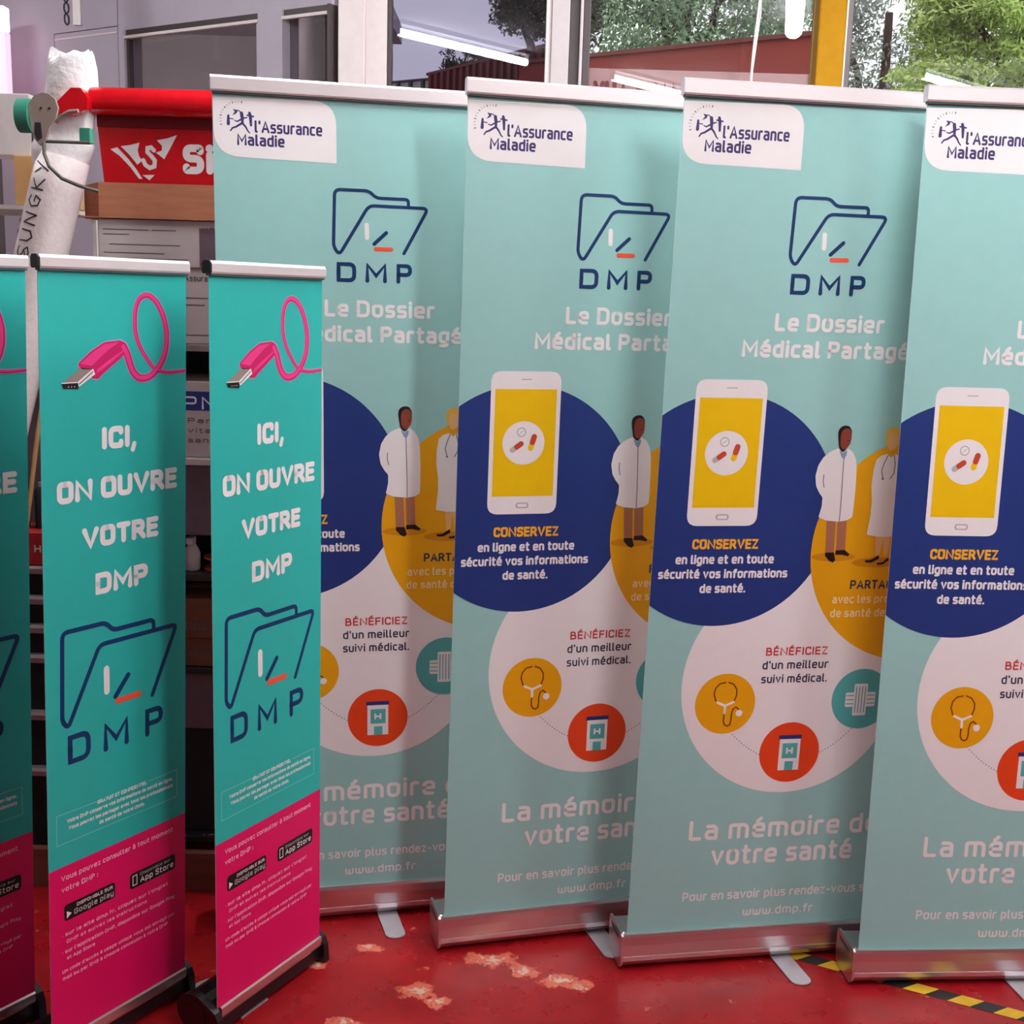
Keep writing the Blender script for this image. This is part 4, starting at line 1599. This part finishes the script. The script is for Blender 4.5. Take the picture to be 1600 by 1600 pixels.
m_.tube([(.010, -.014, .026), (.014, -.026, .002), (.028, -.036, -.026), (.056, -.042, -.050), (.092, -.040, -.064),
         (.130, -.030, -.074)], .004, 'cable_grey', 8)
m_.build('strap', t, smooth=True)

# white foam tube with handwriting and the plastic bag pulled over its top
t = thing('packing_roll', 'long white packing roll with handwritten letters leaning beside the shelves', 'roll')
A = Vector((-1.160, 3.118, 1.953))
D_ = Vector((-.235, -.095, -1.0)).normalized()
Bp = A + D_ * (A.z / -D_.z)
Rr = .064
m_ = MB()
ax = -D_
side = Vector((0, -1, 0))
sd = ax.cross(side).normalized()       # horizontal axis across the roll
side = sd.cross(ax).normalized()
nseg = 32
ringpts = []
Ltot = (A - Bp).length - .045
base0 = Bp + ax * .045
for j in range(25):
    p = base0 + ax * (Ltot * j / 24)
    for q in range(nseg):
        an = 2 * PI * q / nseg
        ringpts.append((p + (sd * math.cos(an) + side * math.sin(an)) * Rr)[:])
fs = [(j * nseg + q, j * nseg + (q + 1) % nseg, (j + 1) * nseg + (q + 1) % nseg, (j + 1) * nseg + q)
      for j in range(24) for q in range(nseg)]
fs.append(tuple(range(24 * nseg, 25 * nseg)))
fs.append(tuple(reversed(range(nseg))))
m_.mesh(ringpts, fs, 'foam_tube')
body = recalc(m_.build('roll_body', t))
body.data.polygons.foreach_set('use_smooth', [len(p.vertices) == 4 for p in body.data.polygons])


def roll_warp(u, v, off):
    """u: arc across the roll (m, 0 = facing the camera, + to the right), v: distance below the top"""
    an = PI / 2 + u / Rr
    return tuple(A - ax * v + (sd * math.cos(an) + side * math.sin(an)) * (Rr + .0006 + off))


k = Ink(roll_warp)
hand = {'S': [[(.9, .1), (.5, 0), (.1, .2), (.3, .5), (.7, .6), (.95, .85), (.5, 1), (.0, .9)]],
        'U': [[(0, 0), (.05, .7), (.4, 1), (.85, .8), (.9, 0)]],
        'N': [[(0, 1), (.1, 0), (.8, 1), (.9, 0)]],
        'G': [[(.9, .15), (.5, 0), (.05, .4), (.2, .9), (.7, 1), (.95, .6), (.5, .55)]],
        'K': [[(.1, 0), (.1, 1)], [(.9, 0), (.15, .5), (.95, 1)]],
        'Y': [[(0, 0), (.4, .5)], [(.9, 0), (.3, 1.1)]]}
# letters run up the roll; u across (letter height), v along the axis
sg_sign = 1 if (roll_warp(.01, .1, 0)[0] > roll_warp(0, .1, 0)[0]) else -1
for i, ch in enumerate('SUNGKY'):
    v0 = .270 - i * .043
    for stq in hand[ch]:
        pts = [((-.044 + y * .036) * sg_sign, v0 - x * .031) for x, y in stq]
        fine = [pts[0]]
        for p_, q_ in zip(pts, pts[1:]):
            nn = max(1, int(math.hypot(q_[0] - p_[0], q_[1] - p_[1]) / .003))
            fine += [(p_[0] + (q_[0] - p_[0]) * w_ / nn, p_[1] + (q_[1] - p_[1]) * w_ / nn) for w_ in range(1, nn + 1)]
        k.stroke(fine, .0038, 'marker_black')
k.stroke([(-.020 * sg_sign, .252), (-.012 * sg_sign, .272)], .003, 'marker_black')
k.finish('handwriting', body)


def crumple(cx, cy, cz, rx, ry, rz, seed, amp, mname, name, parent=None):
    random.seed(seed)
    bm = bmesh.new()
    bmesh.ops.create_icosphere(bm, subdivisions=4, radius=1)
    dirs = [(Vector((random.gauss(0, 1), random.gauss(0, 1), random.gauss(0, 1))).normalized(), random.uniform(-1, 1))
            for _ in range(26)]
    for v in bm.verts:
        d = v.co.normalized()
        s = 1.0
        for q, a in dirs:
            s += amp * a * max(0, d.dot(q)) ** 7
        sq = 1 / max(abs(d.x), abs(d.y) * .9, abs(d.z)) ** .55
        v.co = Vector((cx + d.x * rx * s * sq, cy + d.y * ry * s * sq, cz + d.z * rz * s * sq))
    me = bpy.data.meshes.new(name)
    bm.to_mesh(me)
    bm.free()
    me.materials.append(MATS[mname])
    me.polygons.foreach_set('use_smooth', [True] * len(me.polygons))
    o = bpy.data.objects.new(name, me)
    C.objects.link(o)
    if parent:
        o.parent = parent
    return o



def sleeve(parent):
    """crumpled white film pulled over the top of the roll, open and ragged above"""
    random.seed(21)
    prof = [(1.925, -1.122, .066), (1.945, -1.118, .071), (1.968, -1.112, .074), (1.985, -1.108, .066), (2.01, -1.100, .061),
            (2.04, -1.095, .060), (2.075, -1.090, .062), (2.11, -1.086, .061), (2.14, -1.083, .060), (2.162, -1.082, .057),
            (2.178, -1.082, .052)]
    prof = [(1.647 + (z - 1.647) * 1.043, x * 1.043, r * 1.04) for z, x, r in prof]
    n = 40
    folds = [(random.uniform(0, 2 * PI), random.uniform(2, 7), random.uniform(-1, 1), random.uniform(8, 30)) for _ in range(14)]
    vs, fs = [], []
    for j, (z, cx, r) in enumerate(prof):
        up = j / (len(prof) - 1)
        for q in range(n):
            a = 2 * PI * q / n
            w_ = 0
            for ph, fr, am, vz in folds:
                w_ += am * math.sin(fr * a + ph + z * vz)
            rr = r * (1 + (.012 + .035 * up) * w_)
            a0 = min(a, 2 * PI - a)
            top = up * up * (.020 * math.exp(-((a - PI * .97) / .5) ** 2) + .012 * math.exp(-(a0 / 1.1) ** 2)
                             + .0035 * math.sin(9 * a))
            vs.append((cx + rr * math.cos(a), 3.122 + rr * .80 * math.sin(a), z + top))
    for j in range(len(prof) - 1):
        for q in range(n):
            fs.append((j * n + q, j * n + (q + 1) % n, (j + 1) * n + (q + 1) % n, (j + 1) * n + q))
    b_ = len(vs)
    vs.append((-1.126, 3.12, 2.190))
    for q in range(n):
        fs.append(((len(prof) - 1) * n + q, (len(prof) - 1) * n + (q + 1) % n, b_))
    m = MB()
    m.mesh(vs, fs, 'plastic_wrap')
    o = m.build('plastic_sleeve', parent)
    o.data.polygons.foreach_set('use_smooth', [True] * len(o.data.polygons))
    return o


sleeve(t)

# pale items on the left, behind the roll
k0 = 1.045


def left_x(x):
    return x * k0


def left_z(z):
    return 1.647 + (z - 1.647) * k0


t = thing('side_shelf', 'pale shelf unit at the left edge behind the packing roll', 'shelving', (-1.66, 3.67, 0))
for z in (1.700, 1.845):
    m_ = MB()
    m_.box(-.30, .34, -.19, .16, z, z + .012, 'shelf_white')
    m_.build('shelf', t)
for sx in (-.29, .33):
    for sy in (-.18, .15):
        m_ = MB()
        m_.box(sx - .006, sx + .006, sy - .006, sy + .006, 0, 1.845, 'shelf_white')
        m_.build('upright', t)
carton('brown paper carton at the left edge under the pale panels', -1.445, -1.315, 3.50, 3.69, 1.858, 1.996, 'cardboard_tan')
carton('pale grey carton standing leftmost behind the packing roll', -1.64, -1.405, 3.53, 3.65, 1.9975, 2.168, 'panel_grey',
       name='carton', flap=False)
carton('white carton standing between the pale grey one and the packing roll', -1.398, -1.27, 3.53, 3.63, 1.9975, 2.160,
       'box_white', name='carton', flap=False)
t = thing('glass_jar', 'dark green glass jar on the pale side shelf', 'jar', (-1.43, 3.56, 1.7125))
m_ = MB()
m_.tube([(0, 0, 0), (0, 0, .005), (0, 0, .075), (0, 0, .092), (0, 0, .1)], [.030, .034, .034, .026, .024], 'green_glass', 20)
m_.build('jar_body', t, smooth=True)
m_ = MB()
m_.tube([(0, 0, .1), (0, 0, .112)], .027, 'shelf_grey', 20)
m_.build('jar_lid', t)
tag(crumple(-1.365, 3.56, 1.762, .026, .03, .050, 12, .35, 'clear_plastic', 'plastic_bag'),
    'crumpled clear plastic bag beside the green jar', 'bag')
m_ = MB()
m_.mesh([(-1.0, 3.449, 2.150), (-.90, 3.449, 2.150), (-.90, 3.449, 2.175), (-1.02, 3.449, 2.155),
         (-1.0, 3.437, 2.150), (-.90, 3.437, 2.150), (-.90, 3.437, 2.175), (-1.02, 3.437, 2.155)],
        [(0, 1, 2, 3), (7, 6, 5, 4), (3, 2, 6, 7), (0, 3, 7, 4), (1, 5, 6, 2), (0, 4, 5, 1)], 'panel_grey')
m_.box(-.92, -.90, 3.437, 3.449, 1.701, 2.150, 'panel_grey')
tag(m_.build('foam_board'), 'slim white foam board sticking up behind the red bin', 'board')

# hanging chain with pale bar
t = thing('hanging_bar', 'dark chain and pale bar hanging from the ceiling at upper left', 'hanging fitting',
          (-1.80, 4.95, CEIL))
m_ = MB()
m_.box(.02, .05, -.01, .01, -.42, 0, 'frame_grey')
m_.build('pale_bar', t)
for i in range(10):
    m_ = MB()
    z = -.02 - i * .042
    m_.tube([(-.008 + .008 * math.cos(a * PI / 5), .004 * math.sin(a * PI / 5 + i), z + .020 * math.sin(a * PI / 5))
             for a in range(11)], .004, 'marker_black', 6, caps=False)
    m_.build('chain_link', t)

# white cord added in place of a reflection in the middle window
m_ = MB()
m_.tube([(.853, 4.66, 3.05), (.858, 4.66, 2.75), (.845, 4.66, 2.55), (.838, 4.66, 2.2), (.835, 4.66, 1.4)], .005, 'panel_grey', 8)
m_.tube([(.862, 4.67, 3.05), (.865, 4.67, 2.7), (.848, 4.67, 2.5)], .003, 'panel_grey', 8)
tag(m_.build('reflection_cord'), 'thin white cord standing in for a reflection in the middle window', 'cord')

# ------------------------------------------------------------------ outdoors
mat('brick_red', (152, 62, 52), .8, var=.06, scale=4)
mat('brick_dark', (120, 62, 58), .8, var=.08, scale=4)
mat('render_pale', (206, 200, 192), .8, var=.05)
mat('leaf_green', (138, 168, 130), .6, var=.35, scale=1.4)
mat('leaf_bright', (180, 204, 112), .6, var=.35, scale=1.2)
mat('leaf_dark', (58, 66, 42), .6, var=.4, scale=1.4)
mat('leaf_grey', (140, 150, 138), .6, var=.35, scale=1.4)
mat('bark', (70, 52, 44), .9, var=.2)
m_ = MB()
m_.box(-30, 30, 7.35, 60, -.1, -.02, 'outdoor_ground')
struct(m_.build('ground'))


def facade(name, label, p0, p1, z1, mname, ribs=0, cap='render_pale', thick=.3):
    p0, p1 = Vector(p0), Vector(p1)
    ang = math.atan2(p1.y - p0.y, p1.x - p0.x)
    L = (p1 - p0).length
    t = thing(name, label, 'building', (p0.x, p0.y, 0), ang)
    m = MB()
    m.box(0, L, 0, thick, 0, z1, mname)
    m.build('wall', t)
    m = MB()
    m.box(-.02, L + .02, -.03, thick + .03, z1, z1 + .03, cap)
    m.build('coping', t)
    for i in range(ribs):
        m = MB()
        x = L * (i + .5) / ribs
        m.box(x - .025, x + .025, -.04, -.001, 0, z1 - .005, 'brick_dark')
        m.build('rib', t)
    return t


facade('red_wall', 'red brown building wall seen through the middle window', (-.05, 10.42), (2.12, 8.97), 3.53, 'brick_red', cap='brick_dark')
facade('ribbed_wall', 'dark red ribbed wall seen through the tinted pane', (-1.15, 15.04), (.22, 13.16), 4.21, 'brick_dark',
       ribs=17, cap='brick_dark')
t = facade('pale_building', 'low pale building with dark posts far off in the tinted pane', (-3.4, 21.0), (-1.25, 19.6), 4.95,
           'render_pale', cap='frame_dark')
for i in range(7):
    m_ = MB()
    x = .9 + i * .25
    m_.box(x - .025, x + .025, -.05, -.002, 4.0, 4.949, 'frame_dark')
    m_.build('post', t)


def tree(label, blobs, mname, leaf, count, trunk, seed, group=None):
    random.seed(seed)
    t = thing('leafy_tree', label, 'tree', trunk[0], 0, group)
    ox, oy, oz = trunk[0]
    m = MB()
    vs, fs = [], []
    tot = sum(b_[3] * b_[4] * b_[5] for b_ in blobs)
    for (cx, cy, cz, rx, ry, rz) in blobs:
        nn = int(count * rx * ry * rz / tot)
        subs = [(random.uniform(-.75, .75), random.uniform(-.75, .75), random.uniform(-.75, .75)) for _ in range(26)]
        for i in range(nn):
            s = random.choice(subs)
            q = Vector((random.gauss(0, 1), random.gauss(0, 1), random.gauss(0, 1))).normalized() * random.random() ** .4
            x = cx + rx * (s[0] + .38 * q.x)
            y = cy + ry * (s[1] + .38 * q.y)
            z = cz + rz * (s[2] + .30 * q.z)
            n1 = Vector((random.gauss(0, 1), random.gauss(0, 1), random.gauss(0, 1))).normalized()
            n2 = n1.orthogonal().normalized()
            s_ = leaf * random.uniform(.6, 1.3)
            p = Vector((x - ox, y - oy, z - oz))
            b_ = len(vs)
            vs += [(p - n1 * s_)[:], (p + n2 * s_ * .45)[:], (p + n1 * s_)[:], (p - n2 * s_ * .45)[:]]
            fs.append((b_, b_ + 1, b_ + 2, b_ + 3))
    m.mesh(vs, fs, mname)
    m.build('foliage', t)
    m = MB()
    zt = max(b_[2] for b_ in blobs)
    m.tube([(0, 0, 0), (.03, 0, zt * .4), (.0, .03, zt)], [.16, .11, .05], 'bark', 8)
    for (cx, cy, cz, rx, ry, rz) in blobs:
        m.tube([(.02, 0, zt * .55), ((cx - ox) * .6, (cy - oy) * .6, zt * .5 + cz * .4), (cx - ox, cy - oy, cz)],
               [.07, .045, .02], 'bark', 6)
    m.build('trunk', t, smooth=True)
    return t


TG = None
tree('grey green leafy tree above the red wall through the middle window',
     [(1.44, 15.1, 5.2, .95, .8, 1.05), (2.55, 15.3, 5.45, 1.05, .8, 1.15), (1.95, 15.9, 6.0, 1.3, .9, .9)], 'leaf_green', .042, 26000,
     ((1.95, 15.5, 0), 0), 1)
tree('sparse pale tree between the green tree and the yellow column',
     [(3.75, 18.6, 5.9, 1.0, .7, 1.0)], 'leaf_grey', .05, 3600, ((3.8, 18.7, 0), 0), 2)
tree('dark tree standing at upper right of the tinted pane',
     [(.25, 12.1, 4.75, .55, .5, .55), (-.12, 12.0, 4.33, .30, .3, .22), (.35, 12.2, 4.3, .4, .3, .3)], 'leaf_dark', .03, 15000,
     ((.3, 13.3, 0), 0), 3)
tree('small twiggy shrub showing over the ribbed wall in the tinted pane',
     [(-.75, 15.2, 4.42, .28, .25, .20)], 'leaf_dark', .03, 900, ((-.75, 15.4, 0), 0), 4)
tree('bright yellow green tree filling the right window',
     [(4.4, 11.6, 3.9, .9, .7, .35), (4.6, 11.8, 4.5, 1.1, .8, .45), (5.3, 11.5, 3.75, .8, .7, .3),
      (4.0, 11.4, 4.25, .5, .5, .25), (3.75, 11.3, 3.62, .45, .4, .18)], 'leaf_bright', .032, 38000, ((4.9, 11.8, 0), 0), 5)
tree('grey green tree behind the bright one, next to the yellow column',
     [(4.35, 17.4, 5.3, .8, .7, 1.0), (4.6, 16.4, 4.4, 1.0, .7, .6), (6.4, 16.5, 5.0, 1.6, .8, 1.0)], 'leaf_grey', .045, 12000,
     ((4.6, 16, 0), 0), 6)
